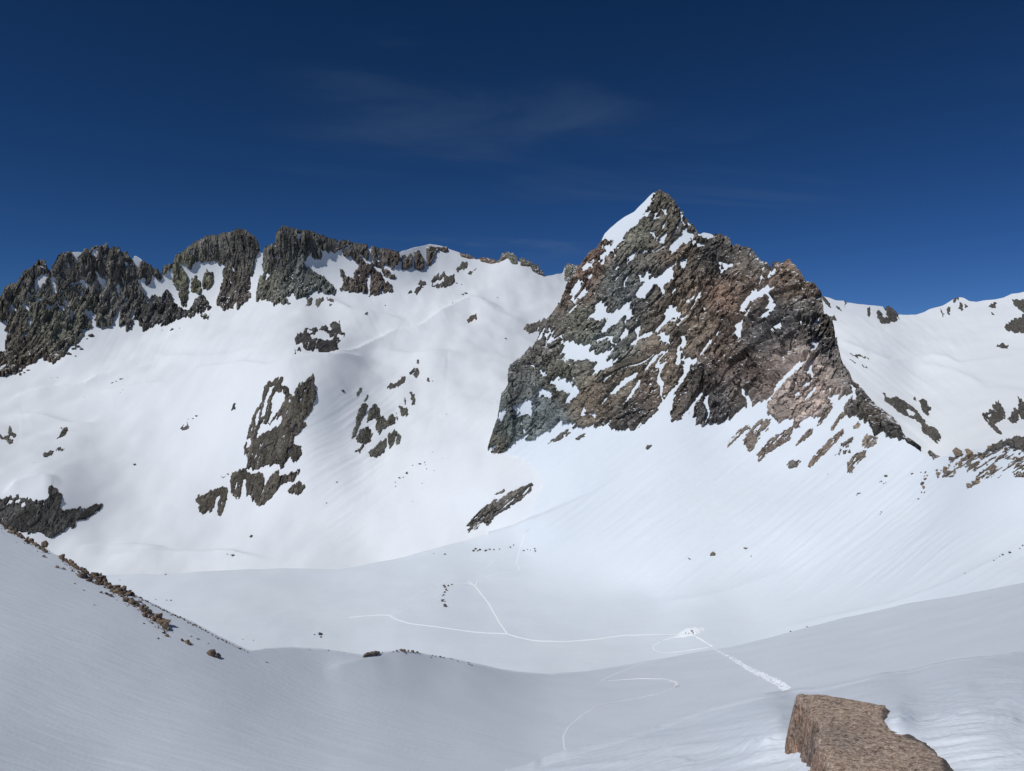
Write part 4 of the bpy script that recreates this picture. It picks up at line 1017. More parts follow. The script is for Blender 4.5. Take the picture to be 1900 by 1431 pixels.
peak_snow += [z5(p) for p in ([(428, 342), (450, 308), (492, 330), (492, 352), (450, 352)], [(248, 562), (310, 528), (380, 513), (385, 550), (350, 582), (300, 592)], [(148, 632), (205, 565), (208, 600), (185, 634)], [(708, 622), (740, 528), (757, 550), (742, 602)], [(1148, 492), (1197, 443), (1192, 462)], [(320, 710), (345, 695), (362, 708), (335, 722)],
    [(295, 650), (330, 690), (322, 700), (300, 665)], [(830, 555), (880, 490), (890, 495), (850, 545)], [(960, 570), (1010, 510), (1050, 450), (1085, 390), (1090, 400), (1060, 460), (1020, 520), (970, 575)], [(1395, 600), (1440, 545), (1520, 450), (1530, 460), (1480, 525), (1420, 605)], [(400, 545), (425, 530), (428, 545), (408, 555)])]
peak_tint = [(1230, 390, (0.134, 0.118, 0.090)), (1180, 440, OLIVE), (1100, 500, RUST), (1090, 470, RUST), (1070, 540, (0.154, 0.109, 0.083)), (1140, 520, GREEN), (1160, 540, (0.109, 0.118, 0.120)), (1200, 500, GREY), (1250, 480, BROWN), (1330, 490, DARK), (1090, 600, OLIVE), (1130, 640, GREEN), (1000, 640, DARK), (1050, 700, OLIVE),
    (960, 720, (0.113, 0.118, 0.109)), (950, 790, (0.128, 0.147, 0.134)), (1000, 770, (0.134, 0.156, 0.154)), (1020, 790, (0.141, 0.160, 0.160)), (920, 830, (0.154, 0.141, 0.109)), (1100, 750, BROWN), (1150, 720, (0.160, 0.134, 0.096)), (1230, 680, BROWN), (1180, 770, (0.109, 0.097, 0.084)), (1210, 730, (0.147, 0.110, 0.084)), (1260, 620, (0.160, 0.134, 0.102)),
    (1340, 560, RUST), (1300, 620, BROWN), (1270, 560, BROWN), (1380, 540, (0.154, 0.113, 0.084)), (1350, 660, (0.128, 0.092, 0.070)), (1300, 720, (0.090, 0.074, 0.064)), (1330, 760, BLACK), (1400, 700, (0.102, 0.077, 0.064)), (1420, 480, DARK), (1460, 510, (0.186, 0.125, 0.087)), (1490, 540, (0.179, 0.128, 0.092)), (1450, 600, (0.090, 0.087, 0.087)), (1500, 600, DARK),
    (1540, 620, (0.128, 0.105, 0.079)), (1560, 700, DARK), (1530, 660, BLACK), (1420, 640, BLACK), (1440, 720, (0.166, 0.122, 0.096)), (1480, 700, PINK), (1462, 742, PINK), (1492, 726, PINK), (1512, 700, PINK), (1500, 772, PINK), (1538, 742, PINK), (1470, 772, PINK), (1430, 772, PINK), (1410, 778, (0.3, 0.24, 0.2)), (1500, 740, PINK), (1450, 760, (0.256, 0.211, 0.179)), (1520, 720, PINK), (1540, 760, (0.294, 0.256, 0.230)), (1590, 750, DARK), (1620, 770, (0.115, 0.096, 0.077)), (1680, 800, DARK), (1380, 760, (0.115, 0.096, 0.083))]
peak_tint = [(x, y, tuple(v * 1.15 for v in c)) for x, y, c in peak_tint]
peak_ribs = [([(1480, 488), (1425, 560), (1345, 640), (1295, 715), (1252, 785)], 16, 60, 7), ([(1245, 632), (1222, 690), (1165, 785)], -9, 8, 45), ([(1225, 360), (1280, 470), (1330, 560), (1325, 620)], 9, 70, 12), ([(1440, 470), (1360, 560), (1300, 620), (1235, 700)], 10, 45, 7),
    ([(1075, 520), (1050, 620), (1040, 720), (1010, 800)], 10, 45, 9), ([(1330, 430), (1260, 520), (1190, 600), (1110, 700), (1060, 760)], 11, 50, 7), ([(1500, 560), (1570, 690), (1650, 800), (1700, 840)], 8, 30, 20), ([(1555, 640), (1510, 675), (1455, 740), (1395, 800)], 9, 9, 50)]
peak_ribs = [(l, A * 0.26, wu, wd * 1.5) for l, A, wu, wd in peak_ribs]
rock('rock_peak', PEAK, [peak_outline], peak_snow, 'pointed brown rock peak with a white snow ramp up its summit ridge', 'peak', M_PEAK, peak_tint, rel_mixed(1130, 7), tooth=(48, 13), ribs=peak_ribs, lines=(46, 0.085), st=1.25, sky=True, jag=1.8, edge=2.0, ragged=0.62, fleck=0.31, fang=47, bed=46, xmin=905.5, seed=40,
     back=((3, 2), (14, 16), (60, 80), (160, 210)))

peak_outcrops = [
    ([z4(p) for p in ([(228, 1132), (270, 1060), (330, 1008), (387, 1008), (382, 1052), (320, 1122), (270, 1208), (240, 1162)], [(308, 1212), (370, 1130), (430, 1088), (470, 1058), (513, 1053), (502, 1112), (440, 1152), (380, 1192), (330, 1244)], [(528, 1142), (580, 1078), (622, 1058), (622, 1087), (560, 1132), (518, 1164)], [(138, 1172), (150, 1130), (220, 1058), (282, 1038), (202, 1112)], [(503, 1052), (515, 1003), (552, 998), (547, 1052)])],
     'pinkish slanting rock ribs streaked with snow below the pale block', (0.256, 0.205, 0.166), 0.30),
    ([z4([(578, 1288), (620, 1220), (700, 1130), (790, 1056), (794, 1085), (740, 1152), (680, 1212), (620, 1268)])], 'long narrow tan slab lying down the snow slope', (0.269, 0.198, 0.154), 0.2),
    ([z4([(710, 1074), (740, 1020), (790, 958), (813, 965), (780, 1012), (740, 1063)]), z4([(632, 1044), (660, 1000), (700, 948), (733, 938), (702, 992), (660, 1044)])], 'tilted tan slabs at the foot of the pale block', TAN, 0.25),
    ([z4([(473, 1257), (500, 1228), (562, 1233), (532, 1272), (490, 1274)])], 'small flat rock scab on snow below the pinkish ribs', (0.205, 0.179, 0.154), 0.25),
    ([z4([(838, 1052), (880, 1018), (888, 1050), (850, 1068)])], 'small tan block on snow above the dark lower ridge', TAN, 0.2),
    ([z4([(888, 1142), (920, 1083), (983, 1108), (973, 1152), (930, 1174), (900, 1164)])], 'pale blocky rock under the dark lower ridge', (0.307, 0.256, 0.211), 0.25),
    ([z4([(808, 1304), (808, 1260), (860, 1198), (923, 1178), (913, 1222), (860, 1262), (842, 1304)])], 'snow-dusted tan rib, lowest of the rocks under the dark ridge', (0.269, 0.224, 0.179), 0.25),
    ([z4(p) for p in ([(793, 1202), (800, 1168), (833, 1173), (822, 1208)], [(743, 1212), (780, 1178), (777, 1208)], [(768, 1152), (852, 1106), (842, 1142), (790, 1172)])], 'little grey rocks scattered under the dark ridge', (0.218, 0.192, 0.166), 0.2),
    ([z5([(657, 777), (700, 738), (742, 722), (732, 752), (680, 778)])], 'little dark sliver on snow under the middle of the peak', DARK, 0.2),
    ([z5([(1126, 853), (1150, 818), (1188, 812), (1162, 842)])], 'tiny dark rock on the snow fan under the peak', DARK, 0.2),
    ([z5([(520, 770), (560, 738), (632, 697), (633, 742), (560, 784), (488, 802)])], 'low streaked rock apron at the foot of the greenish buttress', (0.166, 0.154, 0.128), 0.25),
    ([z4([(1578, 1194), (1600, 1138), (1640, 1136), (1660, 1120), (1700, 1100), (1740, 1100), (1800, 1080), (2300, 1000), (2300, 1130), (1800, 1196), (1740, 1172), (1700, 1152), (1640, 1184)])], 'dark jagged rim of rock above the boulder field', DARK, 0.3),
]
for k, (r, lab, c, sc_) in enumerate(peak_outcrops):
    rim = 'rim of rock' in lab
    rock('rock_outcrop', PEAK, r, [], lab, 'outcrop', M_OUTCROP, [(0, 0, c)], rel_strata(sc_ * 1.1, 50, 50 + k), tooth=(50, 8 if len(r) > 1 else 5), st=1.1, seed=60 + k, edge=0.9, ragged=0.6, fleck=0.16 if not rim else 0.5, fang=47, sky=rim, jag=3 if rim else 0)

ridge_outcrops = [
    ([y8([(113, 1043), (165, 1068), (207, 1142), (175, 1132), (130, 1082)])], [], 'narrow grey rock sliver at the snowy crest behind the peak', False),
    ([y8([(312, 1083), (322, 1070), (333, 1142), (318, 1120)]), y8([(232, 1100), (262, 1130), (300, 1182), (290, 1182), (250, 1140)])], [], 'thin dark rock streaks on the snowy crest behind the peak', False),
    ([y8([(522, 1140), (545, 1135), (550, 1250), (525, 1222)]), y8([(598, 1182), (625, 1163), (650, 1200), (680, 1200), (690, 1080), (730, 1080), (790, 1180), (797, 1250), (760, 1270), (740, 1282), (640, 1292), (612, 1240)])], [y8([(655, 1205), (672, 1200), (690, 1225), (680, 1240), (665, 1235)])], 'dark notched rock teeth at the dip of the far snow crest', True),
    ([z4(p) for p in ([(1430, 363), (1452, 368), (1447, 418), (1430, 402)], [(1458, 368), (1478, 380), (1467, 402)], [(1368, 383), (1388, 400), (1377, 442), (1363, 425)], [(1323, 393), (1347, 430), (1335, 442)], [(1388, 350), (1440, 336), (1436, 348), (1400, 367)])], [], 'speckled dark rocks under the rounded top of the far snow crest', False),
    ([z4([(1593, 387), (1620, 353), (1642, 365), (1627, 392)]), z4([(1603, 408), (1627, 430), (1610, 434)])], [], 'little dark rock pair on the far snow crest', False),
    ([z4([(1723, 348), (1780, 346), (1860, 380), (1860, 430), (1800, 430), (1760, 402), (1735, 382)]), z4([(1673, 502), (1700, 478), (1750, 448), (1800, 436), (1880, 440), (1880, 530), (1740, 527), (1700, 522)])], [z4([(1740, 395), (1785, 425), (1760, 440), (1725, 420)])], 'stacked grey rock steps near the high end of the far snow crest', False),
    ([z4([(1627, 602), (1670, 587), (1713, 600), (1680, 617)])], [], 'flat dark lens of rock alone on the far snowfield', False),
    ([z4([(1012, 858), (1040, 898), (1080, 888), (1130, 908), (1170, 938), (1200, 968), (1230, 1008), (1260, 1048), (1312, 1068), (1333, 1112), (1310, 1154), (1270, 1112), (1217, 1082), (1227, 1050), (1180, 1012), (1150, 1002), (1100, 982), (1060, 942), (1022, 912)])], [z4([(1135, 960), (1180, 975), (1190, 1000), (1150, 985)])], 'ragged dark outcrop trailing down the far snow slope behind the ridge', False),
    ([z4([(1208, 905), (1240, 888), (1262, 930), (1278, 950), (1250, 993), (1225, 962)]), z4([(1175, 890), (1188, 878), (1192, 905), (1180, 908)])], [], 'compact dark rock beside the ragged trailing outcrop', False),
    ([z4([(1553, 982), (1600, 958), (1630, 918), (1650, 900), (1672, 940), (1693, 970), (1672, 1012), (1630, 1042), (1662, 1080), (1684, 1107), (1640, 1092), (1600, 1052), (1568, 1012)])], [z4([(1590, 985), (1605, 975), (1610, 1000), (1598, 1005)])], 'dark forked outcrop on the far snow above the boulder field', False),
    ([z4([(1698, 1012), (1740, 938), (1763, 960), (1752, 1022), (1730, 1038)]), z4([(1748, 878), (1782, 908), (1850, 960), (1850, 1002), (1770, 1002)])], [], 'pair of dark outcrops past the forked one on the far snow', False),
    ([z4([(808, 653), (870, 660), (935, 672), (930, 680), (870, 672)]), z4([(818, 678), (862, 698), (858, 708), (830, 692)]), z4([(880, 705), (930, 732), (925, 738), (890, 718)])], [], 'thin broken rock line across the snow right behind the peak', False),
    ([z4([(690, 438), (742, 436), (763, 467), (730, 462), (700, 458)])], [], 'small brown ledge sticking out behind the edge of the peak', False),
]
for k, (r, s, lab, sk) in enumerate(ridge_outcrops):
    rock('rock_outcrop', RIDGE, r, s, lab, 'outcrop', M_OUTCROP, [(0, 0, DARK if k % 2 else (0.113, 0.105, 0.095))], rel_columns(0.3, 80 + k), tooth=(-48, 5), st=1.1, seed=80 + k, edge=1.0, ragged=0.55, fleck=0.36, fang=-50, sky=sk, jag=1.0)

# ================================================================== LOOSE ROCK
def stone_material(name, c0, c1, c2, s):
    m, t, b = nodes_of(name)
    oi = t.nodes.new('ShaderNodeObjectInfo')
    v = coords(t)
    n = add_noise(t, s, 7, v, 0.7, 0.3)
    col = ramp(t, n, [(0.3, c0), (0.5, c1), (0.72, c2)])
    k = ramp(t, oi.outputs['Random'], [(0.0, (0.6, 0.6, 0.62)), (0.5, (1, 0.97, 0.93)), (1.0, (1.3, 1.15, 1.0))])
    t.links.new(mix(t, 1.0, col, k, 'MULTIPLY'), b.inputs['Base Color'])
    b.inputs['Roughness'].default_value = 0.9
    bump(t, b, n, 0.6, 0.08)
    return m


M_MORAINE = stone_material('moraine_stone', (0.07, 0.055, 0.043), (0.155, 0.118, 0.09), (0.28, 0.22, 0.17), 2.2)
M_TALUS = stone_material('talus_stone', (0.10, 0.085, 0.07), (0.20, 0.165, 0.13), (0.33, 0.27, 0.21), 1.2)
M_STONE = stone_material('dark_stone', (0.06, 0.055, 0.05), (0.11, 0.10, 0.09), (0.17, 0.15, 0.13), 1.5)

rnd = random.Random(11)


def stone_mesh(name, seed, n=16, flat=1.0):
    r = random.Random(seed)
    bm = bmesh.new()
    for _ in range(n):
        v = Vector((r.gauss(0, 1), r.gauss(0, 1), r.gauss(0, 1))).normalized()
        k = r.uniform(0.75, 1.0)
        m = max(abs(v.x), abs(v.y), abs(v.z))
        v = v * (0.55 / m + 0.45) * 0.72 * k                     # between a ball and a block
        bm.verts.new((v.x, v.y, v.z * flat))
    res = bmesh.ops.convex_hull(bm, input=bm.verts)
    bmesh.ops.delete(bm, geom=[g for g in res['geom_interior'] if isinstance(g, bmesh.types.BMVert)], context='VERTS')
    bmesh.ops.bevel(bm, geom=list(bm.edges), offset=0.02, segments=1, affect='EDGES')
    me = bpy.data.meshes.new(name)
    bm.to_mesh(me); bm.free()
    return me


SHAPES = [stone_mesh('stone', 100 + i, 14 + i % 5, (1.0, 0.75, 0.6)[i % 3]) for i in range(12)]
_mat_shapes = {}


def shapes_for(mat):
    if mat.name not in _mat_shapes:
        L = []
        for s in SHAPES:
            c = s.copy(); c.materials.clear(); c.materials.append(mat); L.append(c)
        _mat_shapes[mat.name] = L
    return _mat_shapes[mat.name]


def stone(name, sh, px, py, w, mat, label, group=None, asp=1.0, cat='rock', sink=0.25, tall=1.0, k=None, tilt=None):
    P = sh.at(px, py)
    r = w * P[1] / F0 / 2.0
    me = shapes_for(mat)[rnd.randrange(12) if k is None else k]
    o = bpy.data.objects.new(name, me)
    o.location = (P[0], P[1] + r * 0.5, P[2] + r * tall * (0.6 - sink))
    o.rotation_euler = (rnd.uniform(-0.4, 0.4), rnd.uniform(-0.4, 0.4) if tilt is None else tilt, rnd.uniform(0, 6.28))
    o.scale = (r * 1.3, r * 1.3 * rnd.uniform(0.7, 1.0), r * 1.3 * asp * tall)
    COL.objects.link(o)
    return tag(o, label, cat, group)


# ---- boulder strip crossing the near slope
LAB_M = 'brown angular boulder in the long boulder strip across the near snow slope'
GRP_M = 'boulders in the strip across the near slope'
core = z8([(0, 28), (60, 62), (110, 85), (180, 130), (260, 175)])
band = z8([(340, 215), (380, 245), (450, 290), (500, 325), (560, 350), (640, 400), (720, 450), (780, 500), (840, 555), (900, 600), (950, 640)])
crest = z8([(700, 408), (760, 438), (830, 475), (900, 510), (960, 540), (1030, 570), (1080, 595), (1150, 635), (1220, 670), (1290, 705), (1350, 735), (1395, 752)])


def along(line, t):
    L = [math.dist(line[i], line[i + 1]) for i in range(len(line) - 1)]
    d = t * sum(L)
    for i, l in enumerate(L):
        if d <= l or i == len(L) - 1:
            u = d / l
            return line[i][0] + (line[i + 1][0] - line[i][0]) * u, line[i][1] + (line[i + 1][1] - line[i][1]) * u
        d -= l


for i in range(60):
    x, y = along(core, (i + rnd.random()) / 60)
    y += rnd.gauss(4, 3.5)
    stone('boulder', SLOPE, x, max(y, SLOPE.topy(x) + 1.5), rnd.choice([4, 5, 6, 7, 9, 11]), M_MORAINE, LAB_M, GRP_M, cat='boulder')
for i in range(165):
    t = (i + rnd.random()) / 165
    x, y = along(band, t)
    wd = 3 + 6.5 * math.sin(min(1, t * 1.4) * 2.6) ** 2
    y += rnd.gauss(0, wd); x += rnd.gauss(0, 3)
    stone('boulder', SLOPE, x, max(y, SLOPE.topy(x) + 1.5), rnd.choice([5, 6, 7, 8, 9, 10, 12, 15]), M_MORAINE, LAB_M, GRP_M, cat='boulder')
for i in range(70):
    x, y = along(crest, (i + rnd.random()) / 70)
    y += abs(rnd.gauss(0, 1.5)) + 1
    stone('crest_stone', SLOPE, x, max(y, SLOPE.topy(x) + 0.8), rnd.choice([3, 3.5, 4, 5, 6]) * (1 - 0.35 * i / 70), M_MORAINE, 'grey-brown stone in the thin line of stones along the crest of the near slope', 'stones along the crest of the near slope', cat='stone')
for x, y, w, k, lab in ((288, 1152, 26, 2, 'large pinkish boulder at the lower end of the boulder strip'), (305, 1162, 24, 5, 'large dark-sided boulder at the very end of the boulder strip'), (189, 1077, 17, 1, 'rounded tan boulder standing above the boulder strip'), (80, 1015, 18, 3, 'dark boulder on the crest near the top of the boulder strip'),
                        (150, 1072, 19, 4, 'dark blocky boulder on the lower edge of the boulder strip')):
    stone('large_boulder', SLOPE, x, y, w, M_MORAINE, lab, None, k=k, cat='boulder', sink=0.2)
stone('boulder_pair', SLOPE, 391, 1217, 20, M_MORAINE, 'tan boulder on bare snow below the boulder strip, paler of two touching', None, k=7, cat='boulder', sink=0.2)
stone('boulder_pair', SLOPE, 404, 1222, 17, M_STONE, 'dark boulder on bare snow below the boulder strip, darker of two touching', None, k=8, cat='boulder', sink=0.15)
for x, y, w in z8([(0, 0)]) and [(104, 1053, 9), (116, 1056, 8), (80, 1033, 8), (133, 1060, 6), (186, 1100, 8), (51, 1008, 9), (345, 1194, 14), (336, 1190, 11), (350, 1197, 10), (309, 1182, 9), (303, 1176, 8), (366, 1187, 7), (354, 1182, 5), (386, 1195, 4), (266, 1158, 5), (494, 1229, 5), (174, 1123, 4), (138, 1083, 4), (155, 1095, 4)]:
    stone('stray_stone', SLOPE, x, y, w, M_MORAINE, 'small flat stone half buried in snow beside the boulder strip', 'stray stones beside the boulder strip', asp=0.55, cat='stone', sink=0.4)

# fine rubble between the boulders, too small to count
rp = []
for i in range(1100):
    x, y = along(band if i % 3 else core, rnd.random())
    y += rnd.gauss(1, 5.5); x += rnd.gauss(0, 4)
    rp.append((x, max(y, SLOPE.topy(x) + 1)))
rp = np.array(rp)
bm = bmesh.new()
for P in SLOPE.base(rp[:, 0], rp[:, 1]):
    r = rnd.uniform(0.12, 0.32)
    vs = [bm.verts.new(P + np.array([rnd.uniform(-r, r), rnd.uniform(-r, r), r * a])) for a in (-0.4, -0.3, -0.35, 0.9)]
    for f in ((0, 1, 3), (1, 2, 3), (2, 0, 3)): bm.faces.new([vs[j] for j in f])
me = bpy.data.meshes.new('rubble'); bm.to_mesh(me); bm.free(); me.materials.append(M_MORAINE)
o = bpy.data.objects.new('rubble', me); COL.objects.link(o)
tag(o, 'fine stony rubble between the boulders of the strip on the near slope', 'rubble', kind='stuff')

# ---- tan rock patch and stones on the rounded rise
rock('rock_outcrop', SLOPE, [y1([(826, 802), (835, 780), (860, 768), (900, 764), (928, 770), (915, 785), (870, 795)])], [], 'low tan rock patch on the rounded snow rise', 'outcrop', M_OUTCROP, [(0, 0, (0.22, 0.17, 0.13))], rel_strata(0.06, 20, 70), st=0.7, seed=70, edge=0.5, ragged=0.4, fleck=0.4)
for x, y, w in [(1000, 760, 14), (1020, 757, 20), (1045, 752, 30), (1062, 752, 26), (1085, 757, 22), (1110, 760, 26), (1135, 764, 24), (1150, 768, 14), (1070, 768, 22), (1222, 778, 16), (1240, 780, 12), (1268, 785, 20), (1285, 786, 14), (1320, 790, 12), (1332, 792, 14), (1215, 790, 12), (1425, 808, 14), (1365, 812, 12), (1432, 830, 18), (1445, 836, 14), (636, 750, 12), (530, 750, 8), (690, 757, 6), (722, 763, 8), (940, 766, 14)]:
    sx, sy = y1([(x, y)])[0]
    stone('rise_stone', SLOPE, sx, max(sy, SLOPE.topy(sx) + 0.8), w / 3.04, M_MORAINE, 'flat brownish stone along the top of the rounded snow rise', 'stones along the rounded rise', asp=0.5, cat='stone', sink=0.35)

# ---- stones on the basin floor
bs = 'stones on the basin floor and its slopes'
for x, y, w in [(690, 480, 90), (720, 520, 70), (820, 490, 80), (920, 460, 60), (760, 600, 90), (800, 622, 50), (715, 670, 80), (690, 735, 80), (640, 755, 50), (615, 860, 70), (680, 855, 60), (650, 900, 80), (720, 905, 50)]:
    stone('basin_stone', PEAK, 780 + x / 15.83, 1060 + y / 15.83, w / 15.83 * 1.1, M_STONE, 'small dark stone in the short upright cluster beside the ski tracks', 'upright cluster of stones on the basin floor', cat='stone')
stone('basin_boulder', PEAK, 826, 1127, 10, M_STONE, 'grey boulder just below the upright cluster of stones on the basin floor', None, cat='boulder', k=3)
for x, y, w in [(1455, 192, 20), (1465, 182, 22), (1478, 192, 14), (1490, 188, 18), (1520, 195, 20), (1528, 190, 12), (1545, 186, 16), (1570, 188, 14), (1600, 185, 10), (1662, 173, 14), (1680, 160, 12), (1738, 188, 16), (1758, 180, 10), (1775, 183, 8), (1800, 176, 16), (1803, 190, 18)]:
    sx, sy = y1([(x, y)])[0]
    stone('basin_stone', PEAK, sx, sy, w / 3.04, M_STONE, 'small dark stone in the loose row under the snow fan', 'row of stones under the snow fan', cat='stone')
stone('basin_boulder', PEAK, 1323, 1031, 13, M_TALUS, 'lone boxy boulder with a pale top on the smooth snow apron', None, cat='boulder', k=4, sink=0.1)
stone('basin_boulder', PEAK, 1280, 1040, 9, M_TALUS, 'flat grey rock lower and left of the lone boxy boulder', None, cat='boulder', asp=0.4, k=5)
stone('basin_boulder', PEAK, 1384, 1019, 10, M_TALUS, 'thin flat rock beyond the lone boxy boulder', None, cat='boulder', asp=0.35, k=6)
for sx, sy, w in [(1394, 1033, 3.5)] + [(a, b, c) for (a, b), c in zip(y1([(590, 673), (556, 672), (592, 686), (152, 695), (213, 702), (1230, 205), (1292, 210)]), [10, 4, 5, 3, 3, 3, 5])] + \
        [(a, b, c) for (a, b), c in zip(y4([(915, 325), (908, 337), (760, 202), (772, 198), (750, 210), (915, 120), (930, 132), (905, 125), (560, 70), (1120, 72), (1470, 752), (1162, 235)]), [4, 3, 6, 5, 3, 5, 4, 3, 3, 6, 3, 5])] + \
        [(a, b, c) for (a, b), c in zip(z8([(565, 290), (932, 288), (937, 467), (962, 467), (877, 460), (675, 357)]), [10, 4, 4, 4, 3, 3])]:
    if sy < PEAK.topy(sx) + 1: sy = PEAK.topy(sx) + 1
    stone('basin_stone', PEAK, sx, sy, w, M_STONE, 'small dark stone lying alone on smooth basin snow', bs, asp=0.7, cat='stone')
stone('basin_boulder', PEAK, *y4([(946, 88)])[0], 9, M_TALUS, 'upright pointed stone with a snow groove above it', None, cat='boulder', k=2)
for x, y, w in [(1770, 597, 32), (1722, 613, 18), (1700, 625, 12), (1662, 655, 14), (1835, 566, 14), (1855, 548, 16), (312, 1130, 18), (422, 1102, 16), (1680, 642, 8)]:
    sx, sy = y4([(x, y)])[0]
    stone('basin_stone', PEAK, sx, sy, w / 3.577, M_STONE, 'dark stone on the long snow crease of the opposite slope', 'stones on the snow crease', asp=0.6, cat='stone')

# ---- stones high on the far slopes
def many(fn, L, sh, s, mat, label, group, **kw):
    for x, y, w in L:
        sx, sy = fn([(x, y)])[0]
        stone('slope_stone', sh, sx, max(sy, sh.topy(sx) + 1), w / s, mat, label, group, cat='stone', **kw)


many(z7, [(1605, 762, 26), (1635, 752, 20), (1515, 826, 30), (1467, 858, 22), (1490, 850, 16), (1555, 770, 14), (1437, 885, 12), (1440, 910, 14), (1650, 790, 12), (1640, 765, 12), (1700, 800, 10), (1620, 885, 10)], FAR, 3.65, M_STONE, 'small dark stone in the scatter below the olive slabs', 'scatter of stones below the olive slabs', asp=0.8)
many(z7, [(1690, 675, 10), (1040, 870, 20), (970, 1003, 14), (1785, 395, 10), (1755, 705, 8), (1555, 1005, 8), (460, 1238, 26), (1690, 182, 12)], FAR, 3.65, M_STONE, 'tiny dark stone alone on the far white slope', 'lone stones on the far slope', asp=0.8)
many(z6, [(1505, 418, 18), (1532, 400, 26), (1467, 422, 12), (1050, 748, 30), (875, 132, 22), (905, 122, 18), (940, 108, 26), (957, 104, 14), (660, 235, 9), (957, 222, 12), (938, 238, 9), (262, 762, 8), (400, 102, 9), (447, 97, 9)], FAR, 4.2, M_STONE, 'tiny dark stone alone on the far white slope', 'lone stones on the far slope', asp=0.8)
many(z1, [(1135, 832, 32), (1190, 822, 12), (1075, 826, 10), (485, 965, 36), (510, 950, 40), (535, 965, 34), (450, 1008, 46), (600, 872, 48), (185, 1108, 28), (500, 1015, 16), (740, 765, 30), (710, 795, 30), (850, 808, 40), (160, 1125, 20), (575, 890, 16)], FAR, 3.58, M_STONE, 'dark block of rock lying under the jagged rock wall', 'blocks at the foot of the jagged wall', asp=0.9)
many(z2, [(807, 588, 16), (693, 672, 26), (700, 664, 16), (1465, 543, 10), (560, 1110, 22), (1515, 798, 20), (1300, 575, 8), (1280, 522, 26), (1262, 528, 18), (1225, 462, 16), (1255, 470, 12), (1205, 590, 14), (785, 520, 14)], FAR, 3.17, M_STONE, 'small dark stone on the high snow bench below the saddle', 'stones on the high bench', asp=0.8)
many(y1, [(198, 122, 28), (98, 235, 22), (66, 230, 14), (85, 232, 10)], FAR, 3.04, M_STONE, 'dark stone near the foot of the far slope', 'stones at the foot of the far slope', asp=0.7)

# ---- blocky boulder field on the snow rim
LT, GT = 'angular brown block in the boulder field on the snow rim', 'blocks of the boulder field on the snow rim'
for x, y, w, lab in ((1432, 1208, 66, 'big tan boulder at the near end of the boulder field, squarer of two'), (1497, 1210, 64, 'big brown boulder at the near end of the boulder field, rounder of two'), (1552, 1205, 40, 'pointed brown boulder next to the two big ones on the rim')):
    sx, sy = z4([(x, y)])[0]
    stone('rim_boulder', PEAK, sx, sy + 2, w / 2.98, M_TALUS, lab, None, cat='boulder', k=3 if x == 1432 else None, sink=0.05)
rock('rock_outcrop', PEAK, [z4([(1330, 1330), (1400, 1210), (1560, 1196), (1660, 1150), (1789, 1110), (2000, 1080), (2000, 1300), (1789, 1340), (1700, 1345), (1600, 1330), (1500, 1388), (1465, 1380), (1550, 1290), (1470, 1300), (1400, 1330)])], [], 'speckled stony ground under the boulder field on the snow rim', 'outcrop', M_OUTCROP,
     [(0, 0, (0.19, 0.155, 0.12))], rel_strata(0.07, 50, 75), st=0.9, seed=75, edge=0.35, ragged=0.6, fleck=-0.08, fang=30)
poly = z4([(1300, 1335), (1360, 1240), (1410, 1205), (1560, 1195), (1660, 1150), (1789, 1110), (1830, 1110), (1830, 1330), (1700, 1345), (1600, 1330), (1500, 1388), (1465, 1380), (1550, 1290), (1470, 1300), (1400, 1330), (1340, 1320)])
msk = raster([poly], 1700, 780, 260, 200, 1.0)
ys, xs = np.nonzero(msk)
for i in range(190):
    j = rnd.randrange(len(xs))
    x, y = 1700 + xs[j] + rnd.random(), 780 + ys[j] + rnd.random()
    if y < PEAK.topy(x) + 1.5: y = PEAK.topy(x) + 1.5
    # rubble thins out downhill and gathers in slanting bands
    if noise3(np.array([[(x + y) / 16.0, (x - y) / 40.0, 0.3]]), 7)[0] < -0.12: continue
    stone('talus_block', PEAK, x, y, rnd.choice([3, 4, 4, 5, 6, 7, 8, 10]), M_TALUS, LT, GT, cat='block', sink=0.2)
for x, y, w in [(1400, 1235, 50), (1380, 1315, 55), (1360, 1300, 40), (1320, 1315, 36), (1310, 1290, 20), (1610, 1170, 40), (1490, 1380, 40), (1520, 1360, 36), (1545, 1340, 30), (1230, 1365, 30), (1245, 1340, 24), (1238, 1385, 26), (1225, 1410, 12), (1240, 1412, 12), (1245, 1300, 16), (1240, 1320, 14), (1220, 1300, 12), (1255, 1320, 12), (1170, 1310, 10), (1030, 1325, 20), (1000, 1350, 8), (1025, 1355, 8)]:
    sx, sy = z4([(x, y)])[0]
    stone('talus_block', PEAK, sx, sy, w / 2.98, M_TALUS, LT, GT, cat='block')

# ---- granite slab at the pass, half clear of the snow
Z0 = -2.0
def slab_xy(p):
    L = []
    for x, y in y3(p):
        Y = -Z0 * F0 / (y - H0 / 2)
        L.append(((x - W0 / 2) / F0 * Y, Y))
    return L


slab_poly = slab_xy([(345, 392), (380, 386), (500, 385), (640, 405), (800, 430), (940, 458), (1000, 500), (1010, 560), (1070, 620), (1160, 680), (1270, 735), (1380, 840), (1420, 917), (1550, 1250), (1700, 1900), (900, 1900), (660, 1150), (600, 917), (570, 830), (560, 770), (478, 675), (505, 650), (540, 592), (480, 530), (430, 450)])
gx = np.arange(1.15, 2.75, 0.011); gy = np.arange(2.35, 5.75, 0.013)
X, Y = np.meshgrid(gx, gy)
nz = np.stack([X, Y, X * 0 + 0.4], -1)
Xd = X + 0.030 * fbm(nz * 5, 3, 401) + 0.012 * facets(nz * 14, 402); Yd = Y + 0.030 * fbm(nz * 5 + 7, 3, 403) + 0.012 * facets(nz * 14 + 3, 404)
pl = slab_poly + [slab_poly[0]]
sd = np.full(X.shape, 1e9); ins = np.zeros(X.shape, bool)
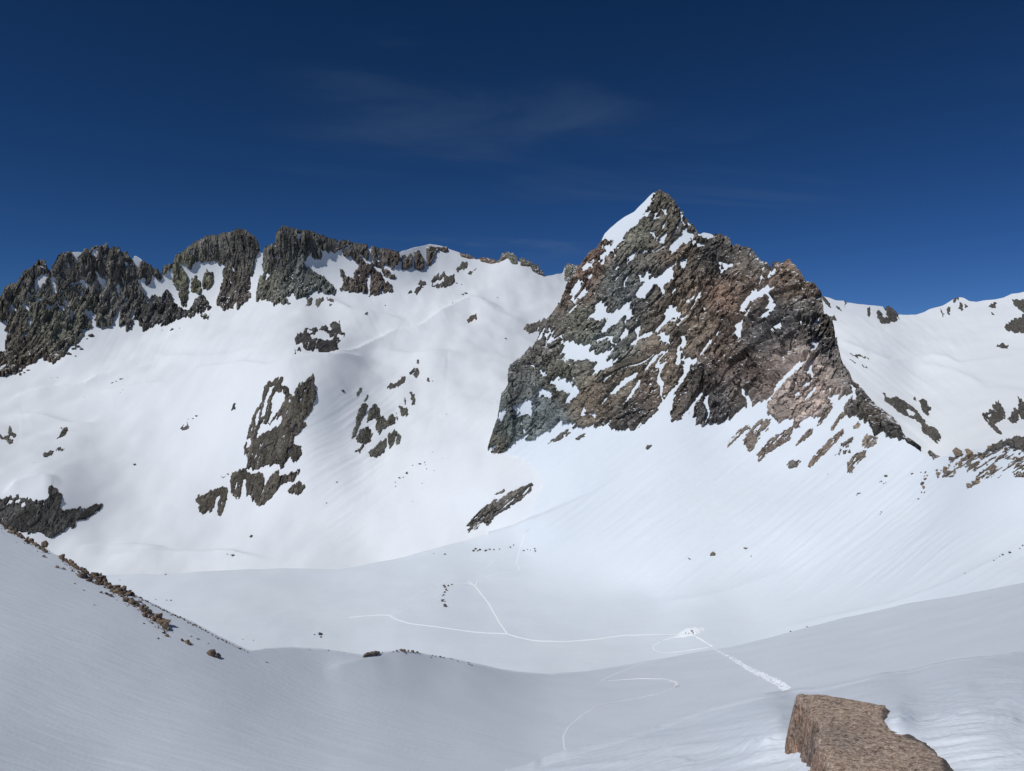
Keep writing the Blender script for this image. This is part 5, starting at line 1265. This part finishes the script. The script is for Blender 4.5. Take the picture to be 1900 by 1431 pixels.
for (xa, ya), (xb, yb) in zip(pl[:-1], pl[1:]):
    dx_, dy_ = xb - xa, yb - ya
    t = np.clip(((Xd - xa) * dx_ + (Yd - ya) * dy_) / (dx_ * dx_ + dy_ * dy_), 0, 1)
    sd = np.minimum(sd, np.hypot(Xd - xa - t * dx_, Yd - ya - t * dy_))
    if ya != yb: ins ^= ((ya > Yd) != (yb > Yd)) & (Xd < (xb - xa) * (Yd - ya) / (yb - ya) + xa)
topz = Z0 + 0.018 * fbm(nz * 2.2, 3, 405) + 0.0035 * fbm(nz * np.array([18, 60, 1]), 3, 406) - 0.012 * np.exp(-sd / 0.012)
st_ = np.maximum(sd - 0.0, 0)
outz = Z0 - 0.012 - 5.0 * st_ + 0.09 * facets(np.stack([X * 6, Y * 6, st_ * 4], -1), 407) * sstep(0, 0.03, st_) + 0.02 * facets(np.stack([X * 20, Y * 20, st_ * 30], -1), 408) * sstep(0, 0.02, st_)
Zs = np.where(ins, topz, outz)
right = slab_xy([(955, 460), (915, 500), (925, 560), (1000, 640), (1090, 700), (1200, 735), (1310, 840), (1350, 917), (1480, 1250)])
sdr = poly_dist(X, Y, right)[0]
if sdr[np.argmin(np.abs(gy - 4.4)), -1] < 0: sdr = -sdr       # positive on the side where the snow laps over
rd = np.abs(sdr)
Zs = np.where(ins, Zs - 0.10 * sstep(0.07, 0.17, sdr + 0.05 * fbm(nz * 6, 3, 410)), Zs)
dark_edge = sstep(0.0, 0.03, sdr + 0.03 * fbm(nz * 9, 3, 409))  # granite turns darker along the edge where the snow laps over
keepv = Zs > -3.0
Ps = np.stack([X, Y, Zs], -1)
ms_, t_, b_ = nodes_of('granite')
v_ = coords(t_, (0, 0, math.radians(-20)), (1.0, 1.25, 1.0))
na = add_noise(t_, 26, 8, v_, 0.75, 0.15); nb = add_noise(t_, 90, 4, coords(t_), 0.7); nc = add_noise(t_, 3.0, 4, coords(t_))
vg = t_.nodes.new('ShaderNodeTexVoronoi'); vg.inputs['Scale'].default_value = 75
t_.links.new(v_, vg.inputs['Vector'])
gs = t_.nodes.new('ShaderNodeSeparateColor'); t_.links.new(vg.outputs['Color'], gs.inputs[0])
gm = t_.nodes.new('ShaderNodeMath'); gm.operation = 'MULTIPLY_ADD'; gm.inputs[1].default_value = 0.22; t_.links.new(gs.outputs[0], gm.inputs[0]); t_.links.new(na, gm.inputs[2])
gm2 = t_.nodes.new('ShaderNodeMath'); gm2.operation = 'SUBTRACT'; gm2.inputs[1].default_value = 0.11; t_.links.new(gm.outputs[0], gm2.inputs[0])
ca = ramp(t_, gm2.outputs[0], [(0.30, (0.085, 0.066, 0.055)), (0.42, (0.31, 0.235, 0.182)), (0.55, (0.45, 0.36, 0.29)), (0.70, (0.64, 0.56, 0.49))])
cb = ramp(t_, nb, [(0.33, (0.45, 0.42, 0.40)), (0.5, (1, 1, 1)), (0.7, (1.35, 1.3, 1.25))])
cc = mix(t_, 1.0, ca, cb, 'MULTIPLY')
cc = mix(t_, 1.0, cc, ramp(t_, nc, [(0.3, (0.75, 0.75, 0.78)), (0.7, (1.15, 1.08, 1.0))]), 'MULTIPLY')
aw = t_.nodes.new('ShaderNodeAttribute'); aw.attribute_name = 'dark_edge'
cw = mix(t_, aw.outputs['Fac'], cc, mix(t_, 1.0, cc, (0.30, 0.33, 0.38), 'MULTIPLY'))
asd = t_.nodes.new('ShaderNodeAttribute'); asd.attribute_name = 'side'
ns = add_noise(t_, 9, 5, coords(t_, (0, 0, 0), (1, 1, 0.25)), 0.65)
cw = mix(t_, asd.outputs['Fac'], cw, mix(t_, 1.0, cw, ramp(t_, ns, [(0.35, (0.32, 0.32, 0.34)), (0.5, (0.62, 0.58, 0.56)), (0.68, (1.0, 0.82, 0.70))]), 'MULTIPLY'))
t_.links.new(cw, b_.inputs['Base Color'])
b_.inputs['Roughness'].default_value = 0.85
bump(t_, b_, na, 0.7, 0.008)
kf = keepv[:-1, :-1] & keepv[1:, :-1] & keepv[:-1, 1:] & keepv[1:, 1:]
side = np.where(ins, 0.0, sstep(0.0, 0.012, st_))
o = grid_mesh('granite_slab', Ps, kf, ms_, False, {'dark_edge': dark_edge, 'side': side})
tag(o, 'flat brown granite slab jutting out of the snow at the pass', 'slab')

# ================================================================== TRACKS IN THE SNOW
M_FRESH = snow_material('churned_snow', (0.89, 0.93, 0.965), (0.91, 0.94, 0.97), 0.6, 2.0, (0, 0, 0), (1, 1, 1), 0.3, 0.1, 2)


def ribbon(name, sh, line, width, lift, seed=0, rough=0.5, even=False):
    pts = []
    n = max(8, int(sum(math.dist(line[i], line[i + 1]) for i in range(len(line) - 1)) / 1.6))
    pp = np.array([along(line, k / n) for k in range(n + 1)])
    # soften the corners
    for _ in range(2): pp[1:-1] = 0.25 * pp[:-2] + 0.5 * pp[1:-1] + 0.25 * pp[2:]
    pp[:, 1] = np.maximum(pp[:, 1], sh.topy(pp[:, 0]) + 0.3)
    C = sh.base(pp[:, 0], pp[:, 1])
    T = np.gradient(C, axis=0); T[:, 2] = 0
    T /= np.maximum(np.linalg.norm(T, axis=1), 1e-6)[:, None]
    Nn = np.stack([-T[:, 1], T[:, 0], T[:, 0] * 0], 1)
    Nn[(Nn[:, 0] * SUN.x + Nn[:, 1] * SUN.y) > 0] *= -1        # the bank of the furrow that looks at the sun
    q = np.stack([np.arange(n + 1) * 0.9, np.zeros(n + 1), np.full(n + 1, seed)], -1)
    w = width * (1 + rough * noise3(q, 3)); lf = lift * (1 + rough * noise3(q + 9, 4))
    rows = []
    prof = ((-0.8, -0.2), (-0.5, 0.3), (-0.2, 0.42), (0.2, 0.42), (0.5, 0.3), (0.8, -0.2)) if even else ((-0.75, -0.12), (-0.5, 0.10), (0.05, 0.35), (0.5, 1.0), (0.62, 0.9), (0.8, -0.2))
    for a, h in prof:
        R = C + Nn * (a * w)[:, None]
        # follow the local fall of the ground across the furrow
        R[:, 2] += h * lf + 0.03
        rows.append(R)
    o = grid_mesh(name, np.stack(rows, 0), None, M_FRESH, True)
    return tag(o, kind='structure')


tr = y2([(930, 670), (895, 668), (800, 663), (700, 660), (600, 665), (440, 685), (250, 697), (130, 690), (0, 668)]) + y1([(1650, 655), (1500, 648), (1380, 638), (1230, 622), (1090, 605), (1020, 580), (980, 550), (930, 548), (750, 567)])
ribbon('ski_track_path', PEAK, tr, 0.95, 0.34, 1)
ribbon('ski_track_path', PEAK, y1([(1645, 655), (1600, 590), (1580, 550), (1540, 490), (1490, 430), (1465, 400), (1480, 360)]), 0.95, 0.3, 2)
ribbon('ski_track_path', PEAK, y1([(1465, 400), (1445, 385), (1420, 370)]), 0.9, 0.3, 3)
ribbon('ski_track_path', PEAK, y1([(980, 548), (1100, 510), (1230, 460), (1280, 425), (1330, 390), (1400, 382), (1450, 390)]), 0.8, 0.25, 4)
ribbon('ski_track_path', PEAK, y1([(1000, 535), (1150, 430), (1300, 360), (1500, 305), (1600, 220), (1640, 180)]), 0.7, 0.18, 5)
ribbon('ski_track_path', PEAK, y1([(1520, 345), (1600, 325), (1700, 310), (1715, 285), (1695, 260), (1710, 200), (1740, 90), (1765, 65)]), 0.7, 0.12, 6, even=True)
ribbon('ski_track_path', PEAK, y2([(900, 675), (820, 695), (765, 725), (770, 750), (800, 762), (870, 767), (960, 757), (1080, 742)]), 0.7, 0.16, 7)
ribbon('ski_track_path', SLOPE, y2([(830, 803), (700, 825), (560, 880), (465, 925)]), 0.55, 0.10, 8, even=True)
ribbon('ski_track_path', SLOPE, y2([(440, 930), (600, 918), (700, 912), (820, 912), (870, 922), (903, 938), (880, 965), (780, 1000), (640, 1028), (540, 1045), (440, 1072)]), 0.45, 0.13, 9)
ribbon('ski_track_path', SLOPE, y2([(440, 1072), (360, 1120), (290, 1180), (260, 1240), (265, 1300), (290, 1340)]), 0.35, 0.04, 10)
ribbon('ski_track_path', SLOPE, y2([(860, 925), (890, 928), (905, 940), (890, 955)]), 0.9, 0.25, 11)


def churn(name, sh, spots, seed):
    """trodden snow: many small clods and pits in one sheet of kind stuff"""
    r = random.Random(seed)
    bm = bmesh.new()
    sa = np.array(spots)
    for P, sz in zip(sh.base(sa[:, 0], np.maximum(sa[:, 1], sh.topy(sa[:, 0]) + 0.3)), sa[:, 2]):
        a0 = r.uniform(0, 6.28)
        ring = [bm.verts.new((P[0] + math.cos(a0 + k * 1.257) * sz * r.uniform(0.7, 1.2), P[1] + math.sin(a0 + k * 1.257) * sz * r.uniform(0.7, 1.2), P[2] - 0.12)) for k in range(5)]
        tip = bm.verts.new((P[0] + r.uniform(0, 0.5) * sz, P[1] + r.uniform(0.2, 0.7) * sz, P[2] + sz * r.uniform(0.35, 0.75)))
        for k in range(5): bm.faces.new((ring[k], ring[(k + 1) % 5], tip))
    me = bpy.data.meshes.new(name); bm.to_mesh(me); bm.free(); me.materials.append(M_FRESH)
    o = bpy.data.objects.new(name, me); COL.objects.link(o)
    return tag(o, kind='stuff')


sp = []
l1 = y2([(985, 668), (1040, 700), (1100, 738)])
for i in range(170):
    x, y = along(l1, rnd.random()); sp.append((x + rnd.gauss(0, 0.8), y + rnd.gauss(0, 0.7), rnd.uniform(0.25, 0.55)))
l2b = y2([(1110, 745), (1200, 790), (1300, 850), (1400, 900), (1480, 940), (1552, 992)])
sp2 = []
for i in range(1500):
    t = rnd.random() ** 0.75
    x, y = along(l2b, t)
    w = 1.5 + 5.2 * t
    u = rnd.uniform(-1, 1)
    sp2.append((x + u * w * 0.75, y - u * w * 0.8 + rnd.gauss(0, 0.5), rnd.uniform(0.14, 0.30)))
tag(churn('trodden_snow', PEAK, sp, 1), 'thin trodden trail leading down to the group of people', 'trail')
tag(churn('trodden_snow', SLOPE, sp2, 2), 'wide white trail of footprints running up toward the granite slab', 'trail')

# the dug-out platform where the people stand: a bright bank of thrown snow
gxp = np.linspace(1250, 1311, 60); gyp = np.linspace(1188, 1164, 34)
PX, PY = np.meshgrid(gxp, gyp)
cx, cy = 1280.5, 1176.0
u = ((PX - cx) * 0.976 - (PY - cy) * 0.22) / 27.5; v = ((PX - cx) * 0.22 + (PY - cy) * 0.976) / 6.2
e_ = 1 - np.hypot(u, v) + 0.35 * fbm(np.stack([PX / 5, PY / 2.5, PX * 0], -1), 3, 501)
B = PEAK.base(PX, PY)
B[..., 2] += np.where(e_ > 0, 0.15 + sstep(0, 0.5, e_) * (0.5 + 1.4 * np.clip(-v + 0.3, 0, 1.2)) + 0.3 * facets(np.stack([PX / 2.5, PY / 1.2, PX * 0], -1), 502), -1.0)
tag(grid_mesh('snow_bank', B, (e_ > -0.25)[:-1, :-1], M_FRESH, True), 'bright bank of dug snow where the people stand', 'snow bank', kind='thing')

# ================================================================== PEOPLE
def cloth(name, c):
    m, t, b = nodes_of(name)
    n = add_noise(t, 14, 3, coords(t))
    t.links.new(mix(t, 1.0, ramp(t, n, [(0.3, (0.75, 0.75, 0.75)), (0.7, (1.15, 1.15, 1.15))]), c, 'MULTIPLY'), b.inputs['Base Color'])
    b.inputs['Roughness'].default_value = 0.8
    return m


M_BLACK = cloth('black_fabric', (0.012, 0.012, 0.015))
M_NAVY = cloth('dark_blue_fabric', (0.02, 0.025, 0.045))
M_GREYC = cloth('grey_fabric', (0.10, 0.10, 0.11))
M_SKI = cloth('ski_lacquer', (0.12, 0.12, 0.13))


def skin_object(name, verts, edges, radii, mat, parent):
    me = bpy.data.meshes.new(name)
    me.from_pydata(verts, edges, [])
    me.materials.append(mat)
    o = bpy.data.objects.new(name, me); COL.objects.link(o)
    sk = o.modifiers.new('skin', 'SKIN'); sk.use_smooth_shade = True
    if not me.skin_vertices:
        bm = bmesh.new(); bm.from_mesh(me); bm.verts.layers.skin.verify(); bm.to_mesh(me); bm.free()
    for i, r in enumerate(radii):
        me.skin_vertices[0].data[i].radius = (r, r)
        me.skin_vertices[0].data[i].use_root = (i == 0)
    o.modifiers.new('subsurf', 'SUBSURF').levels = 1
    o.modifiers['subsurf'].render_levels = 2
    o.parent = parent
    return o


def ball(name, c, r, mat, parent, sc3=(1, 1, 1)):
    bm = bmesh.new(); bmesh.ops.create_icosphere(bm, subdivisions=2, radius=r)
    for v in bm.verts: v.co = Vector((v.co.x * sc3[0] + c[0], v.co.y * sc3[1] + c[1], v.co.z * sc3[2] + c[2]))
    me = bpy.data.meshes.new(name); bm.to_mesh(me); bm.free(); me.materials.append(mat)
    for p in me.polygons: p.use_smooth = True
    o = bpy.data.objects.new(name, me); COL.objects.link(o); o.parent = parent
    return o


def pack(name, c, mat, parent, s=1.0):
    bm = bmesh.new(); bmesh.ops.create_cube(bm, size=1)
    for v in bm.verts: v.co = Vector((v.co.x * 0.30 * s, v.co.y * 0.20 * s, v.co.z * 0.5 * s * (0.9 if v.co.z > 0 else 1)))
    bmesh.ops.bevel(bm, geom=list(bm.edges), offset=0.05 * s, segments=2, affect='EDGES')
    for v in bm.verts: v.co += Vector(c)
    me = bpy.data.meshes.new(name); bm.to_mesh(me); bm.free(); me.materials.append(mat)
    o = bpy.data.objects.new(name, me); COL.objects.link(o); o.parent = parent
    return o


def person(px, py, rz, label, jacket, pose='stand', helmet=None):
    root = bpy.data.objects.new('person', None); COL.objects.link(root)
    P = PEAK.at(px, py)
    root.location = (P[0], P[1], P[2] + 0.55); root.rotation_euler = (0, 0, rz)
    tag(root, label, 'person', 'people standing on the dug snow bank')
    if pose == 'stand':
        V = [(0, 0, .98), (0, .01, 1.18), (0, 0, 1.40), (0, 0, 1.52), (0, .02, 1.62), (0, .02, 1.74),
             (.18, 0, 1.42), (.26, .03, 1.16), (.20, .20, .98), (.21, .27, .95), (-.18, 0, 1.42), (-.27, .0, 1.15), (-.26, .10, .92), (-.26, .16, .86),
             (.11, 0, .92), (.13, .04, .50), (.14, 0, .10), (.15, .14, .04), (-.11, 0, .92), (-.14, .0, .50), (-.16, -.04, .10), (-.17, .10, .04)]
    else:  # crouching over the pit
        V = [(0, 0, .48), (0, .14, .66), (0, .30, .84), (0, .38, .93), (0, .44, 1.01), (0, .48, 1.12),
             (.18, .28, .86), (.24, .44, .64), (.16, .60, .50), (.14, .67, .46), (-.18, .28, .86), (-.25, .42, .62), (-.18, .58, .44), (-.16, .65, .40),
             (.12, -.02, .46), (.17, .34, .44), (.16, .12, .10), (.17, .26, .04), (-.12, -.02, .46), (-.19, .32, .42), (-.17, .10, .10), (-.18, .24, .04)]
    E = [(0, 1), (1, 2), (2, 3), (3, 4), (4, 5), (2, 6), (6, 7), (7, 8), (8, 9), (2, 10), (10, 11), (11, 12), (12, 13), (0, 14), (14, 15), (15, 16), (16, 17), (0, 18), (18, 19), (19, 20), (20, 21)]
    R = [.17, .16, .18, .07, .09, .08, .09, .07, .055, .045, .09, .07, .055, .045, .11, .085, .07, .055, .11, .085, .07, .055]
    skin_object('body', V, E, R, jacket, root)
    ball('helmet', (V[5][0], V[5][1] - .01, V[5][2] - .02), .125, helmet or M_BLACK, root, (1, 1.1, .95))
    pack('backpack', (0, V[2][1] - .22, V[2][2] - .15), M_BLACK, root)
    return root


person(1282.6, 1177.3, 0.3, 'person in black standing upright at the middle of the snow bank', M_BLACK)
person(1285.2, 1178.2, -0.8, 'person in grey standing close behind the crouching person', M_GREYC, helmet=M_GREYC)
person(1286.6, 1180.2, 1.9, 'person in dark blue crouching at the start of the trodden trail', M_NAVY, 'crouch')

root = bpy.data.objects.new('dropped_backpack', None); COL.objects.link(root)
P = PEAK.at(1278.4, 1180.2); root.location = (P[0], P[1], P[2] + 0.45)
tag(root, 'black backpack lying on the snow bank apart from the people', 'backpack')
pack('pack_body', (0, 0, 0.35), M_BLACK, root, 1.6); pack('top_pocket', (0, 0.05, 0.80), M_BLACK, root, 0.8)

root = bpy.data.objects.new('ski_pair', None); COL.objects.link(root)
P = PEAK.at(1272.2, 1180.6); root.location = (P[0], P[1], P[2] + 0.3); root.rotation_euler = (0.06, 0.05, 0.3)
tag(root, 'pair of grey skis stuck upright in the snow bank', 'skis')
for s in (-0.10, 0.10):
    bm = bmesh.new()
    prof = [(-0.2, 0.045), (0.2, 0.05), (0.9, 0.045), (1.5, 0.055), (1.68, 0.04), (1.75, 0.012)]
    prev = None
    for z, w in prof:
        bend = max(0, z - 1.45) * 0.5
        q = [bm.verts.new((s + a * w * 1.6, b * 0.012 + bend, z)) for a, b in ((-1, -1), (1, -1), (1, 1), (-1, 1))]
        if prev:
            for k in range(4): bm.faces.new((prev[k], prev[(k + 1) % 4], q[(k + 1) % 4], q[k]))
        else: bm.faces.new(q)
        prev = q
    bm.faces.new(prev[::-1])
    me = bpy.data.meshes.new('ski'); bm.to_mesh(me); bm.free(); me.materials.append(M_SKI)
    o = bpy.data.objects.new('ski', me); COL.objects.link(o); o.parent = root
